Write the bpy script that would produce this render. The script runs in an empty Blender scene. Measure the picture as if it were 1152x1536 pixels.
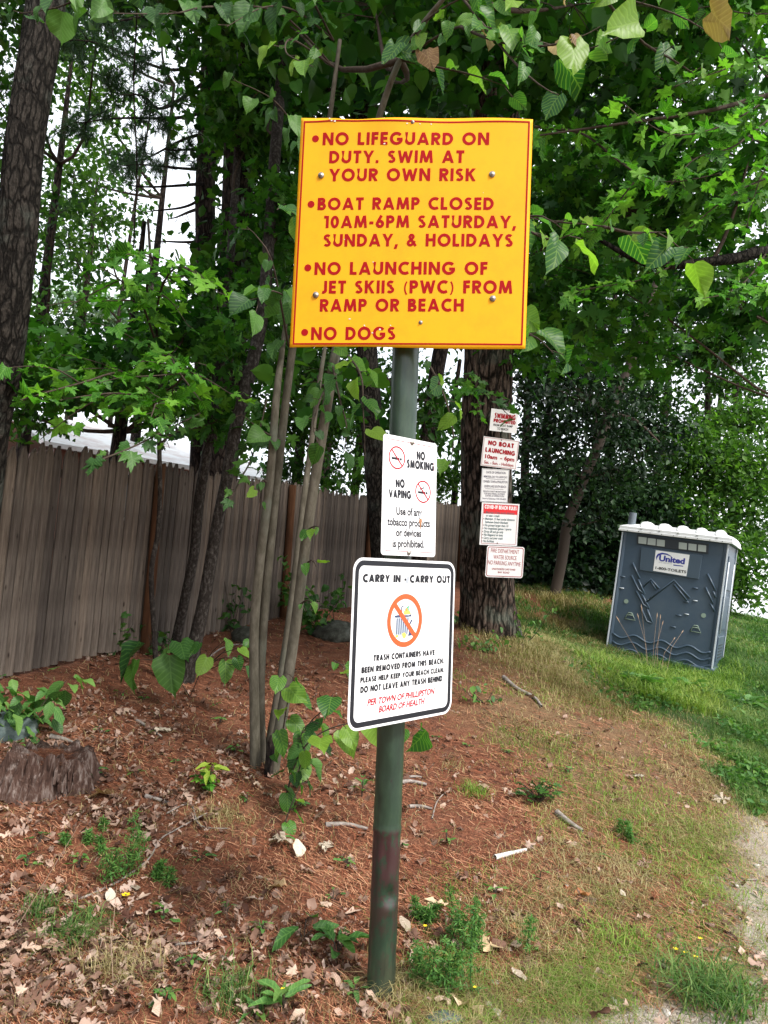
import bpy, math, random
import numpy as np
from mathutils import Vector, Matrix
PI = math.pi
random.seed(7)
rng = np.random.default_rng(11)
C = bpy.context.scene.collection
# ------------------------------------------------------------------ camera
CAM_H = 1.65
cam_d = bpy.data.cameras.new('camera'); cam = bpy.data.objects.new('camera', cam_d); C.objects.link(cam)
cam_d.sensor_fit = 'VERTICAL'; cam_d.sensor_height = 36; cam_d.lens = 26; cam_d.clip_end = 3000; cam_d.clip_start = 0.05
PITCH, ROLL = math.radians(5), math.radians(4)
_F = np.array([0, math.cos(PITCH), math.sin(PITCH)]); _U0 = np.array([0, -math.sin(PITCH), math.cos(PITCH)]); _X0 = np.array([1., 0, 0])
_R = math.cos(ROLL)*_X0 + math.sin(ROLL)*_U0; _U = -math.sin(ROLL)*_X0 + math.cos(ROLL)*_U0
_C = np.array([0, 0, CAM_H]); FPX = 1536*26/36
M = Matrix(((_R[0], _U[0], -_F[0], 0), (_R[1], _U[1], -_F[1], 0), (_R[2], _U[2], -_F[2], CAM_H), (0, 0, 0, 1)))
cam.matrix_world = M
bpy.context.scene.camera = cam
def ray(px, py): return _R*(px-576)/FPX + _U*(768-py)/FPX + _F
def at(px, py, D): return _C + D*ray(px, py)
# ------------------------------------------------------------------ light
SUN_EL, SUN_AZ = math.radians(48), math.radians(135)      # azimuth clockwise from +Y: sun behind the camera, to the right
world = bpy.data.worlds.new('World'); bpy.context.scene.world = world; world.use_nodes = True
nt = world.node_tree; nt.nodes.clear()
sky = nt.nodes.new('ShaderNodeTexSky'); sky.sky_type = 'NISHITA'; sky.sun_disc = False
sky.sun_elevation = SUN_EL; sky.sun_rotation = SUN_AZ; sky.air_density = 1.2; sky.dust_density = 4; sky.altitude = 200
hs = nt.nodes.new('ShaderNodeMix'); hs.data_type = 'RGBA'; hs.inputs[0].default_value = .6      # thin bright overcast over the blue
cn = nt.nodes.new('ShaderNodeTexNoise'); cn.inputs['Scale'].default_value = 2.5; cn.inputs['Detail'].default_value = 5
cr = nt.nodes.new('ShaderNodeValToRGB'); cr.color_ramp.elements[0].position = .3; cr.color_ramp.elements[0].color = (.72, .76, .82, 1); cr.color_ramp.elements[1].position = .75; cr.color_ramp.elements[1].color = (1, 1, 1, 1)
cm = nt.nodes.new('ShaderNodeVectorMath'); cm.operation = 'SCALE'; cm.inputs['Scale'].default_value = 17
nt.links.new(cn.outputs['Fac'], cr.inputs['Fac']); nt.links.new(cr.outputs['Color'], cm.inputs[0]); nt.links.new(cm.outputs[0], hs.inputs[7])
bg = nt.nodes.new('ShaderNodeBackground'); bg.inputs['Strength'].default_value = .125
wo = nt.nodes.new('ShaderNodeOutputWorld')
nt.links.new(sky.outputs[0], hs.inputs[6]); nt.links.new(hs.outputs[2], bg.inputs['Color']); nt.links.new(bg.outputs[0], wo.inputs['Surface'])
sd = bpy.data.lights.new('sun', 'SUN'); sd.energy = 3.6; sd.angle = math.radians(12); sd.color = (1, .95, .88)
sun = bpy.data.objects.new('sun', sd); C.objects.link(sun)
_sv = Vector((math.sin(SUN_AZ)*math.cos(SUN_EL), math.cos(SUN_AZ)*math.cos(SUN_EL), math.sin(SUN_EL)))
sun.rotation_euler = _sv.to_track_quat('Z', 'Y').to_euler()
vs = bpy.context.scene.view_settings
vs.view_transform = 'Standard'; vs.look = 'None'; vs.exposure = 0.5; vs.gamma = 1; vs.use_curve_mapping = False
bpy.context.scene.cycles.max_bounces = 6; bpy.context.scene.cycles.transparent_max_bounces = 8
# ------------------------------------------------------------------ noise (numpy)
def _h(ix, iy, s):
    n = (ix.astype(np.int64)*374761393 + iy.astype(np.int64)*668265263 + s*1442695041) & 0x7fffffff
    n = ((n ^ (n >> 13))*1274126177) & 0x7fffffff
    n = (n ^ (n >> 16)) & 0xffff
    return n/65535.
def vn(x, y, s=0):
    x = np.asarray(x, float); y = np.asarray(y, float)
    ix, iy = np.floor(x), np.floor(y); fx, fy = x-ix, y-iy; fx = fx*fx*(3-2*fx); fy = fy*fy*(3-2*fy)
    a, b, c, d = _h(ix, iy, s), _h(ix+1, iy, s), _h(ix, iy+1, s), _h(ix+1, iy+1, s)
    return (a*(1-fx)+b*fx)*(1-fy) + (c*(1-fx)+d*fx)*fy
def fbm(x, y, s=0, o=4):
    t = 0; a = .5; 
    for k in range(o): t = t + a*vn(x*2**k, y*2**k, s+k*17); a *= .5
    return t/(1-.5**o)
# ------------------------------------------------------------------ terrain
_cp = [(576,1480,2.9),(0,1536,2.6),(1152,1536,3.),(1152,1300,4.55),(1100,1100,7.5),(400,1135,4.9),(289,1030,6.6),(30,1000,5.9),
       (530,913,11.6),(690,872,17.3),(738,945,9.5),(908,980,12.2),(1070,1010,11.7),(832,890,15),(900,885,17),(1120,932,26),(30,1110,4.95)]
_P = [tuple(at(*c)) for c in _cp] + [(-20,10,1.7),(-20,40,2.6),(0,40,2.4),(14,60,-.3),(40,60,-1.2),(60,30,-1.5),(12,0,-.4),(-10,0,.3),(0,-5,-.1),
       (15,-8,-.6),(-30,-10,.5),(0,90,1.),(22,30,.3),(-60,90,3),(-60,0,2)]
_P = np.array(_P); _n = len(_P)
def _phi(r2): return .5*r2*np.log(r2+1e-9)
_d2 = ((_P[:, None, :2]-_P[None, :, :2])**2).sum(-1)
_A = np.zeros((_n+3, _n+3)); _A[:_n, :_n] = _phi(_d2) + np.eye(_n)*1.5; _A[:_n, _n] = 1; _A[:_n, _n+1:] = _P[:, :2]; _A[_n:, :_n] = _A[:_n, _n:].T
_w = np.linalg.solve(_A, np.concatenate([_P[:, 2], [0, 0, 0]]))
def terr(x, y):
    x = np.atleast_1d(np.asarray(x, float)); y = np.atleast_1d(np.asarray(y, float))
    r = np.hypot(x, y); k = np.minimum(1, 85/np.maximum(r, 1e-6)); xx, yy = x*k, y*k
    out = np.empty(len(x))
    for i in range(0, len(x), 20000):
        s = slice(i, i+20000)
        d2 = (xx[s, None]-_P[None, :, 0])**2 + (yy[s, None]-_P[None, :, 1])**2
        out[s] = _phi(d2)@_w[:_n] + _w[_n] + _w[_n+1]*xx[s] + _w[_n+2]*yy[s]
    out = np.clip(out, -2.5, 4)
    w = np.clip((22-r)/10, 0, 1)
    return out + w*(.06*(fbm(x*1.3, y*1.3, 5, 3)-.5) + .035*(fbm(x*5, y*5, 9, 3)-.5))
def tz(x, y): return float(terr([x], [y])[0])
def gnd(px, py):
    """the point of the ground seen at a pixel"""
    d = ray(px, py); t = np.concatenate([np.arange(1.5, 14, .05), np.arange(14, 80, .3)])
    p = _C + t[:, None]*d; g = terr(p[:, 0], p[:, 1]); k = np.argmax(p[:, 2] < g)
    if p[k, 2] >= g[k]: k = len(t)-1
    a = p[max(k-1, 0)]; b = p[k]; ga, gb = g[max(k-1, 0)], g[k]
    u = (a[2]-ga)/max((a[2]-ga)-(b[2]-gb), 1e-6); q = a + (b-a)*min(max(u, 0), 1); q[2] = tz(q[0], q[1]); return q
def project(P):
    d = np.asarray(P)-_C; z = d@_F; return 576+FPX*(d@_R)/z, 768-FPX*(d@_U)/z, z
# ------------------------------------------------------------------ scene helpers
def tag(o, label=None, cat=None, group=None, kind=None):
    if label: o['label'] = label
    if cat: o['category'] = cat
    if group: o['group'] = group
    if kind: o['kind'] = kind
    return o
def thing(name, label, cat, loc=(0, 0, 0), rot=None, group=None):
    o = bpy.data.objects.new(name, None); C.objects.link(o); o.empty_display_size = .1
    if rot is not None: o.matrix_world = Matrix.Translation(Vector(loc)) @ rot.to_4x4()
    else: o.location = Vector(loc)
    return tag(o, label, cat, group)
def mkobj(name, me, parent=None, kind=None):
    o = bpy.data.objects.new(name, me); C.objects.link(o)
    if parent is not None: o.parent = parent
    if kind: o['kind'] = kind
    return o
def mesh_np(name, V, Fc, mat, attr=None, smooth=False):
    """V (n,3); Fc (m,k) one polygon size, or list of arrays"""
    me = bpy.data.meshes.new(name); V = np.asarray(V, np.float32)
    me.vertices.add(len(V)); me.vertices.foreach_set('co', V.ravel())
    if isinstance(Fc, np.ndarray): Fc = [Fc]
    loops = np.concatenate([f.ravel() for f in Fc]).astype(np.int32)
    sizes = np.concatenate([np.full(len(f), f.shape[1]) for f in Fc]).astype(np.int32)
    me.loops.add(len(loops)); me.loops.foreach_set('vertex_index', loops)
    me.polygons.add(len(sizes)); st = np.concatenate([[0], np.cumsum(sizes)[:-1]]).astype(np.int32)
    me.polygons.foreach_set('loop_start', st); me.polygons.foreach_set('loop_total', sizes)
    if smooth: me.polygons.foreach_set('use_smooth', np.ones(len(sizes), bool))
    if attr is not None:
        a = me.attributes.new('tint', 'FLOAT', 'POINT'); a.data.foreach_set('value', np.asarray(attr, np.float32))
    me.update(calc_edges=True)
    if mat: me.materials.append(mat)
    return me
class MB:
    """collects simple shapes; build() links them as one mesh"""
    def __init__(s): s.v = []; s.f = []
    def poly(s, pts, faces):
        b = len(s.v); s.v += [tuple(p) for p in pts]; s.f += [tuple(i+b for i in f) for f in faces]; return s
    def box(s, a, b, bev=0):
        x0, y0, z0 = a; x1, y1, z1 = b
        s.poly([(x0,y0,z0),(x1,y0,z0),(x1,y1,z0),(x0,y1,z0),(x0,y0,z1),(x1,y0,z1),(x1,y1,z1),(x0,y1,z1)],
               [(0,3,2,1),(4,5,6,7),(0,1,5,4),(1,2,6,5),(2,3,7,6),(3,0,4,7)]); return s
    def slab(s, outline, y0, y1):
        """prism of an (x,z) outline between y0 (front) and y1"""
        n = len(outline); s.poly([(x, y0, z) for x, z in outline]+[(x, y1, z) for x, z in outline],
             [tuple(range(n)), tuple(range(2*n-1, n-1, -1))]+[(i, i+n, (i+1) % n+n, (i+1) % n) for i in range(n)]); return s
    def tube(s, pts, radii, k=8, cap=True):
        pts = [Vector(p) for p in pts]; n = len(pts); b = len(s.v)
        if not hasattr(radii, '__len__'): radii = [radii]*n
        for i, p in enumerate(pts):
            t = (pts[min(i+1, n-1)]-pts[max(i-1, 0)]).normalized()
            a = Vector((0, 1, 0)) if abs(t.y) < .8 else Vector((1, 0, 0)); u = t.cross(a).normalized(); w = t.cross(u)
            for j in range(k):
                th = 2*PI*j/k; s.v.append(tuple(p+(u*math.cos(th)+w*math.sin(th))*radii[i]))
        for i in range(n-1):
            for j in range(k): s.f.append((b+i*k+j, b+i*k+(j+1) % k, b+(i+1)*k+(j+1) % k, b+(i+1)*k+j))
        if cap: s.f.append(tuple(b+j for j in range(k-1, -1, -1))); s.f.append(tuple(b+(n-1)*k+j for j in range(k)))
        return s
    def mesh(s, name, mat, smooth=False):
        me = bpy.data.meshes.new(name); me.from_pydata(s.v, [], s.f); me.materials.append(mat)
        if smooth: me.polygons.foreach_set('use_smooth', [True]*len(me.polygons))
        me.update(); return me
    def build(s, name, mat, parent=None, smooth=False, bevel=0):
        o = mkobj(name, s.mesh(name, mat, smooth), parent)
        if bevel:
            m = o.modifiers.new('b', 'BEVEL'); m.width = bevel; m.segments = 2; m.limit_method = 'ANGLE'
        return o
# ------------------------------------------------------------------ materials
def mat(name, col, rough=.7, metal=0, spec=.5):
    m = bpy.data.materials.new(name); m.use_nodes = True; b = m.node_tree.nodes['Principled BSDF']
    b.inputs['Base Color'].default_value = (*col, 1); b.inputs['Roughness'].default_value = rough; b.inputs['Metallic'].default_value = metal
    b.inputs['Specular IOR Level'].default_value = spec
    return m
def N(m, t, **kw):
    n = m.node_tree.nodes.new(t)
    for k, v in kw.items():
        if k.startswith('_'): setattr(n, k[1:], v)
        else: n.inputs[k.replace('__', ' ')].default_value = v
    return n
def L(m, a, b): m.node_tree.links.new(a, b)
def ramp(m, fac, stops):
    r = m.node_tree.nodes.new('ShaderNodeValToRGB'); e = r.color_ramp.elements
    while len(e) < len(stops): e.new(.5)
    for i, (p, c) in enumerate(stops): e[i].position = p; e[i].color = (*c, 1)
    L(m, fac, r.inputs['Fac']); return r.outputs['Color']
def tex(m, scale, detail=5, stretch=None, rough=.55, obj=True):
    tc = m.node_tree.nodes.new('ShaderNodeTexCoord'); src = tc.outputs['Object' if obj else 'Generated']
    if stretch:
        mp = m.node_tree.nodes.new('ShaderNodeMapping'); mp.inputs['Scale'].default_value = stretch; L(m, src, mp.inputs['Vector']); src = mp.outputs['Vector']
    n = N(m, 'ShaderNodeTexNoise', Scale=scale, Detail=detail, Roughness=rough); L(m, src, n.inputs['Vector']); return n.outputs['Fac']
def bump(m, h, strength=.5, dist=.01):
    b = N(m, 'ShaderNodeBump', Strength=strength, Distance=dist); L(m, h, b.inputs['Height']); L(m, b.outputs['Normal'], m.node_tree.nodes['Principled BSDF'].inputs['Normal'])
def base(m, col): L(m, col, m.node_tree.nodes['Principled BSDF'].inputs['Base Color'])
def mixc(m, f, a, b, mode='MIX'):
    x = m.node_tree.nodes.new('ShaderNodeMix'); x.data_type = 'RGBA'; x.blend_type = mode
    for s, v in ((0, f), (6, a), (7, b)):
        if hasattr(v, 'links'): L(m, v, x.inputs[s])
        else: x.inputs[s].default_value = v if s == 0 else (*v, 1)
    return x.outputs[2]
def leafmat(name, dark, mid, light, objrand=False, trans=.35, rough=.52):
    m = mat(name, mid, rough, spec=.22 if not objrand else .35); b = m.node_tree.nodes['Principled BSDF']; out = m.node_tree.nodes['Material Output']
    if objrand: v = m.node_tree.nodes.new('ShaderNodeObjectInfo').outputs['Random']
    else:
        a = m.node_tree.nodes.new('ShaderNodeAttribute'); a.attribute_name = 'tint'; v = a.outputs['Fac']
    n = tex(m, 9, 3)
    mx = N(m, 'ShaderNodeMath', _operation='MULTIPLY_ADD'); L(m, n, mx.inputs[0]); mx.inputs[1].default_value = .35; 
    sb = N(m, 'ShaderNodeMath', _operation='SUBTRACT'); L(m, v, sb.inputs[0]); sb.inputs[1].default_value = .17; L(m, sb.outputs[0], mx.inputs[2])
    col = ramp(m, mx.outputs[0], [(.05, dark), (.5, mid), (.93, light)])
    if objrand:   # midrib and side veins
        tc = m.node_tree.nodes.new('ShaderNodeTexCoord'); sx = m.node_tree.nodes.new('ShaderNodeSeparateXYZ'); L(m, tc.outputs['Object'], sx.inputs[0])
        ab = N(m, 'ShaderNodeMath', _operation='ABSOLUTE'); L(m, sx.outputs[0], ab.inputs[0])
        q = N(m, 'ShaderNodeMath', _operation='MULTIPLY_ADD'); L(m, ab.outputs[0], q.inputs[0]); q.inputs[1].default_value = -.9; L(m, sx.outputs[1], q.inputs[2])
        q2 = N(m, 'ShaderNodeMath', _operation='PINGPONG'); L(m, q.outputs[0], q2.inputs[0]); q2.inputs[1].default_value = .07
        mn = N(m, 'ShaderNodeMath', _operation='MINIMUM'); L(m, q2.outputs[0], mn.inputs[0]); L(m, ab.outputs[0], mn.inputs[1])
        mr = N(m, 'ShaderNodeMapRange'); mr.inputs[1].default_value = .004; mr.inputs[2].default_value = .022; mr.inputs[3].default_value = .38; mr.inputs[4].default_value = 0; L(m, mn.outputs[0], mr.inputs[0])
        col = mixc(m, mr.outputs[0], col, tuple(min(1, c*1.5+.03) for c in light)); bump(m, mn.outputs[0], .25, .03)
    base(m, col)
    if trans:
        tr = m.node_tree.nodes.new('ShaderNodeBsdfTranslucent'); ms = m.node_tree.nodes.new('ShaderNodeMixShader'); ms.inputs[0].default_value = trans
        tc = mixc(m, .85, col, (1.3, 1.6, .55), 'MULTIPLY'); L(m, tc, tr.inputs['Color'])
        L(m, b.outputs[0], ms.inputs[1]); L(m, tr.outputs[0], ms.inputs[2]); L(m, ms.outputs[0], out.inputs['Surface'])
    return m
def barkmat(name, c0, c1, c2, scale=14, st=(1, 1, .22), lichen=None, bumpd=.02, crack=0):
    m = mat(name, c1, .9, spec=.15); n = tex(m, scale, 8, st, .7); n2 = tex(m, 2.3, 5)
    h = n
    if crack:   # plates of bark between dark vertical cracks
        tc = m.node_tree.nodes.new('ShaderNodeTexCoord'); mp = m.node_tree.nodes.new('ShaderNodeMapping'); mp.inputs['Scale'].default_value = (1, 1, .24)
        ns = N(m, 'ShaderNodeTexNoise', Scale=5, Detail=3); sub = m.node_tree.nodes.new('ShaderNodeVectorMath'); sub.operation = 'MULTIPLY_ADD'; sub.inputs[1].default_value = (.09, .09, .2)
        L(m, tc.outputs['Object'], ns.inputs['Vector']); L(m, ns.outputs['Color'], sub.inputs[0]); L(m, tc.outputs['Object'], sub.inputs[2]); L(m, sub.outputs[0], mp.inputs['Vector'])
        v = N(m, 'ShaderNodeTexVoronoi', Scale=crack, _feature='DISTANCE_TO_EDGE'); L(m, mp.outputs[0], v.inputs['Vector'])
        mr = N(m, 'ShaderNodeMapRange'); mr.inputs[2].default_value = .3; mr.inputs[1].default_value = 0; mr.inputs[2].default_value = .16; mr.inputs[3].default_value = -.28; mr.inputs[4].default_value = .08; L(m, v.outputs['Distance'], mr.inputs[0])
        ad = N(m, 'ShaderNodeMath', _operation='ADD'); L(m, n, ad.inputs[0]); L(m, mr.outputs[0], ad.inputs[1]); h = ad.outputs[0]
    col = ramp(m, h, [(.28, c0), (.5, c1), (.72, c2)])
    if lichen:
        l = ramp(m, n2, [(.54, (0, 0, 0)), (.66, (1, 1, 1))]); sp = N(m, 'ShaderNodeSeparateColor'); L(m, l, sp.inputs[0])
        mu = N(m, 'ShaderNodeMath', _operation='MULTIPLY'); L(m, sp.outputs[0], mu.inputs[0]); L(m, h, mu.inputs[1]); col = mixc(m, mu.outputs[0], col, lichen)
    base(m, col); bump(m, h, 1, bumpd); return m
G = (.055, .10, .03)
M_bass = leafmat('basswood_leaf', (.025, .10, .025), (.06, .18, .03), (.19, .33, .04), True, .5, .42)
M_bassdark = leafmat('shade_leaf', (.018, .065, .016), (.038, .115, .022), (.08, .19, .03), True, .35)  # darker leaf copy: shade painted on the shaded boughs, own tone on dark weeds
M_brownleaf = leafmat('browned_leaf', (.13, .07, .03), (.22, .12, .05), (.28, .2, .08), True, .25)
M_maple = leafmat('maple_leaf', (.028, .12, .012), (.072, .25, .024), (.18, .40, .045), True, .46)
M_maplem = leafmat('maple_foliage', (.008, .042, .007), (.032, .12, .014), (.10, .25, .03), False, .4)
M_far = leafmat('woodland_foliage', (.006, .028, .006), (.024, .08, .012), (.07, .18, .025), False, .35)
M_farl = leafmat('light_woodland_foliage', (.02, .06, .012), (.055, .135, .024), (.12, .24, .04), False, .45)
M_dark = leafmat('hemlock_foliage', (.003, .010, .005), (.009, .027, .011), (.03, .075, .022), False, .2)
M_pine = leafmat('pine_needles', (.02, .05, .03), (.035, .085, .045), (.06, .12, .05), False, .2)
M_weed = leafmat('weed_leaf', (.04, .11, .03), (.08, .2, .045), (.14, .27, .06), True, .35)
M_weedm = leafmat('weed_foliage', (.04, .11, .03), (.08, .2, .045), (.15, .27, .06), False, .35)
M_lime = leafmat('lime_leaf', (.2, .32, .04), (.3, .42, .05), (.38, .5, .08), True, .4)
M_grass = leafmat('green_grass', (.03, .085, .022), (.075, .17, .035), (.24, .30, .10), False, .3, .6)
M_lgrass = leafmat('light_grass', (.10, .2, .03), (.19, .3, .05), (.3, .36, .09), False, .3, .6)
M_dgrass = leafmat('dry_grass', (.14, .12, .045), (.30, .25, .11), (.5, .43, .24), False, .2, .8)
M_needle = leafmat('fallen_needles', (.07, .02, .012), (.30, .10, .05), (.62, .34, .2), False, 0, .8)
M_litter = leafmat('leaf_litter', (.07, .03, .02), (.21, .12, .085), (.46, .34, .28), False, .1, .8)
M_litterleaf = leafmat('litter_leaf', (.08, .035, .025), (.23, .135, .095), (.48, .35, .27), True, .1, .75)
M_bark = barkmat('dark_bark', (.006, .004, .004), (.022, .016, .013), (.07, .054, .044), 34, (1, 1, .25), None, .03, 16)
M_barkl = barkmat('lichened_bark', (.006, .005, .004), (.02, .017, .014), (.065, .056, .048), 60, (1, 1, .4), (.12, .14, .12), .03, 22)
M_barkg = barkmat('smooth_grey_bark', (.05, .044, .032), (.10, .09, .068), (.17, .155, .125), 22, (1, 1, .35), (.13, .15, .12), .004)
M_barkd = barkmat('young_dark_bark', (.009, .007, .006), (.028, .023, .02), (.12, .11, .10), 45, (1, 1, .5), None, .006)
M_twig = barkmat('twig_bark', (.03, .022, .018), (.06, .045, .035), (.10, .08, .065), 40, None, None, .002)
# ------------------------------------------------------------------ leaf templates (tip along +Y, up +Z, unit length)
def fan(outline, fold=.12, droop=.25, mid=None):
    o = np.array(outline, float); c = np.array([[0, mid if mid is not None else .45]])
    V2 = np.concatenate([c, o]); z = -np.abs(V2[:, 0])*-fold - droop*V2[:, 1]**2
    V = np.column_stack([V2, z]); n = len(o)
    Fc = np.array([(0, 1+i, 1+(i+1) % n) for i in range(n)]); return V, Fc
def mirror(half): return half + [(-x, y) for x, y in reversed(half) if abs(x) > 1e-6]
HEART = mirror([(0, .01), (.13, -.05), (.28, -.01), (.39, .11), (.43, .29), (.40, .48), (.30, .68), (.16, .84), (.05, .94), (0, 1.06)])
HEART = [(x*(1.06 if x > 0 else .96), y) for x, y in HEART]
OVAL = mirror([(0, 0), (.14, .12), (.23, .32), (.24, .52), (.17, .76), (.07, .93), (0, 1)])
MAPLE = mirror([(0, 0), (.12, .02), (.30, -.10), (.30, .06), (.52, .14), (.40, .24), (.56, .56), (.38, .50), (.30, .62), (.22, .48), (.16, .52), (.20, .78), (.12, .76), (0, 1.0)])
MAPLE10 = mirror([(0, 0), (.30, -.10), (.28, .1), (.54, .2), (.36, .28), (.5, .58), (.2, .48), (.18, .76), (0, 1.0)])
OAK = mirror([(0, 0), (.04, .12), (.18, .14), (.20, .24), (.07, .28), (.10, .36), (.32, .36), (.36, .5), (.12, .5), (.12, .58), (.30, .66), (.28, .78), (.12, .74), (.1, .84), (.14, .94), (0, 1)])
RHOMB = (np.array([[0, 0, 0], [.3, .5, .06], [0, 1, -.15], [-.3, .5, .06]], float), np.array([(0, 1, 2), (0, 2, 3)]))
LHEX = (np.array([[0, 0, 0], [.3, .3, .08], [.22, .72, .04], [0, 1, -.12], [-.22, .72, .04], [-.3, .3, .08]], float), np.array([(0, 1, 2, 3), (0, 3, 4, 5)]))
def tmpl_mesh(name, T, m, noise=.04, seed=0, smooth=False):
    V, Fc = T; r = np.random.default_rng(seed); V = V.copy(); V[:, 2] += r.normal(0, noise, len(V)); V[:, :2] += r.normal(0, noise*.35, (len(V), 2))
    return mesh_np(name, V, Fc, m, smooth=smooth)
def rotmats(yaw, pitch, roll):
    cy, sy, cp, sp, cr, sr = np.cos(yaw), np.sin(yaw), np.cos(pitch), np.sin(pitch), np.cos(roll), np.sin(roll); n = len(yaw); Z = np.zeros(n); O = np.ones(n)
    Rz = np.stack([cy, -sy, Z, sy, cy, Z, Z, Z, O], -1).reshape(n, 3, 3); Rx = np.stack([O, Z, Z, Z, cp, -sp, Z, sp, cp], -1).reshape(n, 3, 3)
    Ry = np.stack([cr, Z, sr, Z, O, Z, -sr, Z, cr], -1).reshape(n, 3, 3); return Rz@Rx@Ry
def scatter(T, P, size, yaw, pitch, roll, tint, sx=None):
    V, Fc = T; k = len(V); n = len(P); R = rotmats(yaw, pitch, roll)
    W = np.repeat(V[None], n, 0)*np.asarray(size)[:, None, None]
    if sx is not None: W[:, :, 0] *= np.asarray(sx)[:, None]
    W = np.einsum('nij,nkj->nki', R, W) + P[:, None, :]
    Ff = (Fc[None]+(np.arange(n)*k)[:, None, None]).reshape(-1, Fc.shape[1])
    return W.reshape(-1, 3), Ff, np.repeat(tint, k)
def leaves(name, T, P, size, m, parent, tilt=.6, kind=None, tint=None, droop=-.35, sizevar=.35):
    n = len(P); yaw = rng.uniform(0, 2*PI, n); pitch = rng.normal(droop, tilt, n); roll = rng.normal(0, tilt, n)
    s = size*rng.uniform(1-sizevar, 1+sizevar, n); t = np.clip(rng.normal(.5, .22, n), 0, 1) if tint is None else tint
    V, Fc, A = scatter(T, P, s, yaw, pitch, roll, t); return mkobj(name, mesh_np(name, V, Fc, m, A), parent, kind)
def cloud(c, r, n, per=28, spread=.32, flat=.35, shell=.5):
    """leaf positions: clumps spread through an ellipsoid; returns leaf points, clump centres, per-leaf tint"""
    k = max(1, n//per); d = rng.normal(size=(k, 3)); d /= np.linalg.norm(d, axis=1)[:, None]
    rad = rng.uniform(0, 1, k)**shell; cc = np.array(c)+d*rad[:, None]*np.array(r)
    ct = rng.normal(.5, .2, k); idx = rng.integers(0, k, n)
    off = rng.normal(size=(n, 3))*np.array([1, 1, flat])*spread; off[:, 2] -= .25*np.hypot(off[:, 0], off[:, 1])
    return cc[idx]+off, cc, np.clip(ct[idx]+rng.normal(0, .12, n), 0, 1)
# ------------------------------------------------------------------ trunks
def smooth_path(pts, n):
    P = np.array(pts, float); d = np.concatenate([[0], np.cumsum(np.linalg.norm(np.diff(P[:, :3], axis=0), axis=1))]); t = np.linspace(0, d[-1], n)
    # Catmull-Rom through the points
    out = np.empty((n, P.shape[1]))
    for i, u in enumerate(t):
        k = min(np.searchsorted(d, u, 'right')-1, len(P)-2); k = max(k, 0); s = (u-d[k])/(d[k+1]-d[k])
        p0, p1, p2, p3 = P[max(k-1, 0)], P[k], P[k+1], P[min(k+2, len(P)-1)]
        out[i] = .5*((2*p1)+(-p0+p2)*s+(2*p0-5*p1+4*p2-p3)*s*s+(-p0+3*p1-3*p2+p3)*s**3)
    return out
def trunk_mesh(name, pts, m, seg=20, step=.1, rough=.04, furrow=0, ffreq=14, seed=1, flare=0):
    """pts: (x,y,z,radius)"""
    P0 = np.array(pts, float); ln = np.linalg.norm(np.diff(P0[:, :3], axis=0), axis=1).sum(); n = max(int(ln/step), len(P0)*2)
    P = smooth_path(pts, n); T = np.gradient(P[:, :3], axis=0); T /= np.linalg.norm(T, axis=1)[:, None]
    a = np.array([0, 1., 0]) if abs(T[0, 1]) < .8 else np.array([1., 0, 0]); U_ = np.cross(T, a); U_ /= np.linalg.norm(U_, axis=1)[:, None]; W_ = np.cross(T, U_)
    th = np.linspace(0, 2*PI, seg, endpoint=False); h = np.linspace(0, ln, n)[:, None]; c = np.cos(th)[None]; s = np.sin(th)[None]
    def per(fr, hf, sd, o=3):  # periodic noise round the trunk
        return .5*(fbm(c*fr+9+0*h, h*hf+s*fr, sd, o)+fbm(s*fr+31+0*h, h*hf*.9+c*fr, sd+5, o))
    r = P[:, 3:4]*(1+rough*(per(1.5, 1.2, seed)-.5)*4)
    if furrow:
        q = th[None]*ffreq/(2*PI)*1.0; wob = fbm(h*2.2+0*c, 0*h+c*1.5+s, seed+3, 3)*2.2
        ridge = np.abs(np.sin((q*PI)+wob*PI)); ridge = ridge**.6
        fine = per(7, 5, seed+11)
        r = r + furrow*(ridge-.8) + furrow*.9*(fine-.5)
    if flare: r = r*(1+flare*np.exp(-h/.28)*(1+.55*np.sin(th*5+seed)[None]))
    V = P[:, None, :3]+r[..., None]*(c[..., None]*U_[:, None]+s[..., None]*W_[:, None])
    i = np.arange(n-1)[:, None]; j = np.arange(seg)[None]
    Fc = np.stack([i*seg+j, i*seg+(j+1) % seg, (i+1)*seg+(j+1) % seg, (i+1)*seg+j], -1).reshape(-1, 4)
    return mesh_np(name, V.reshape(-1, 3), Fc, m, smooth=True)
def pth(lst, w0=None):
    """[(px,py,depth,width_px)] -> [(x,y,z,r)]"""
    out = []
    for px, py, D, w in lst: p = at(px, py, D); out.append((*p, w*D/FPX/2))
    return out
def root(pts, extra=.25):
    p = list(pts[0]); q = pts[1]; g = tz(p[0], p[1]); out = list(pts)
    dx = (p[0]-q[0]); dy = p[1]-q[1]; dz = p[2]-q[2]; k = (g-extra-p[2])/dz if abs(dz) > .01 else 0
    if k > 0: out = [(p[0]+dx*k, p[1]+dy*k, g-extra, p[3]*1.05)]+out
    return out
def arc_branch(a, b, sag=-.06, r0=.02, r1=.006, n=7, wob=.06):
    a = np.array(a); b = np.array(b); L_ = np.linalg.norm(b-a); out = []
    w = rng.normal(0, wob*L_, 3)
    for i in range(n):
        t = i/(n-1); p = a+(b-a)*t+np.array([0, 0, -sag*L_])*4*t*(1-t)+w*math.sin(t*PI*1.7)*.5; out.append((*p, r0+(r1-r0)*t))
    return out
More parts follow.
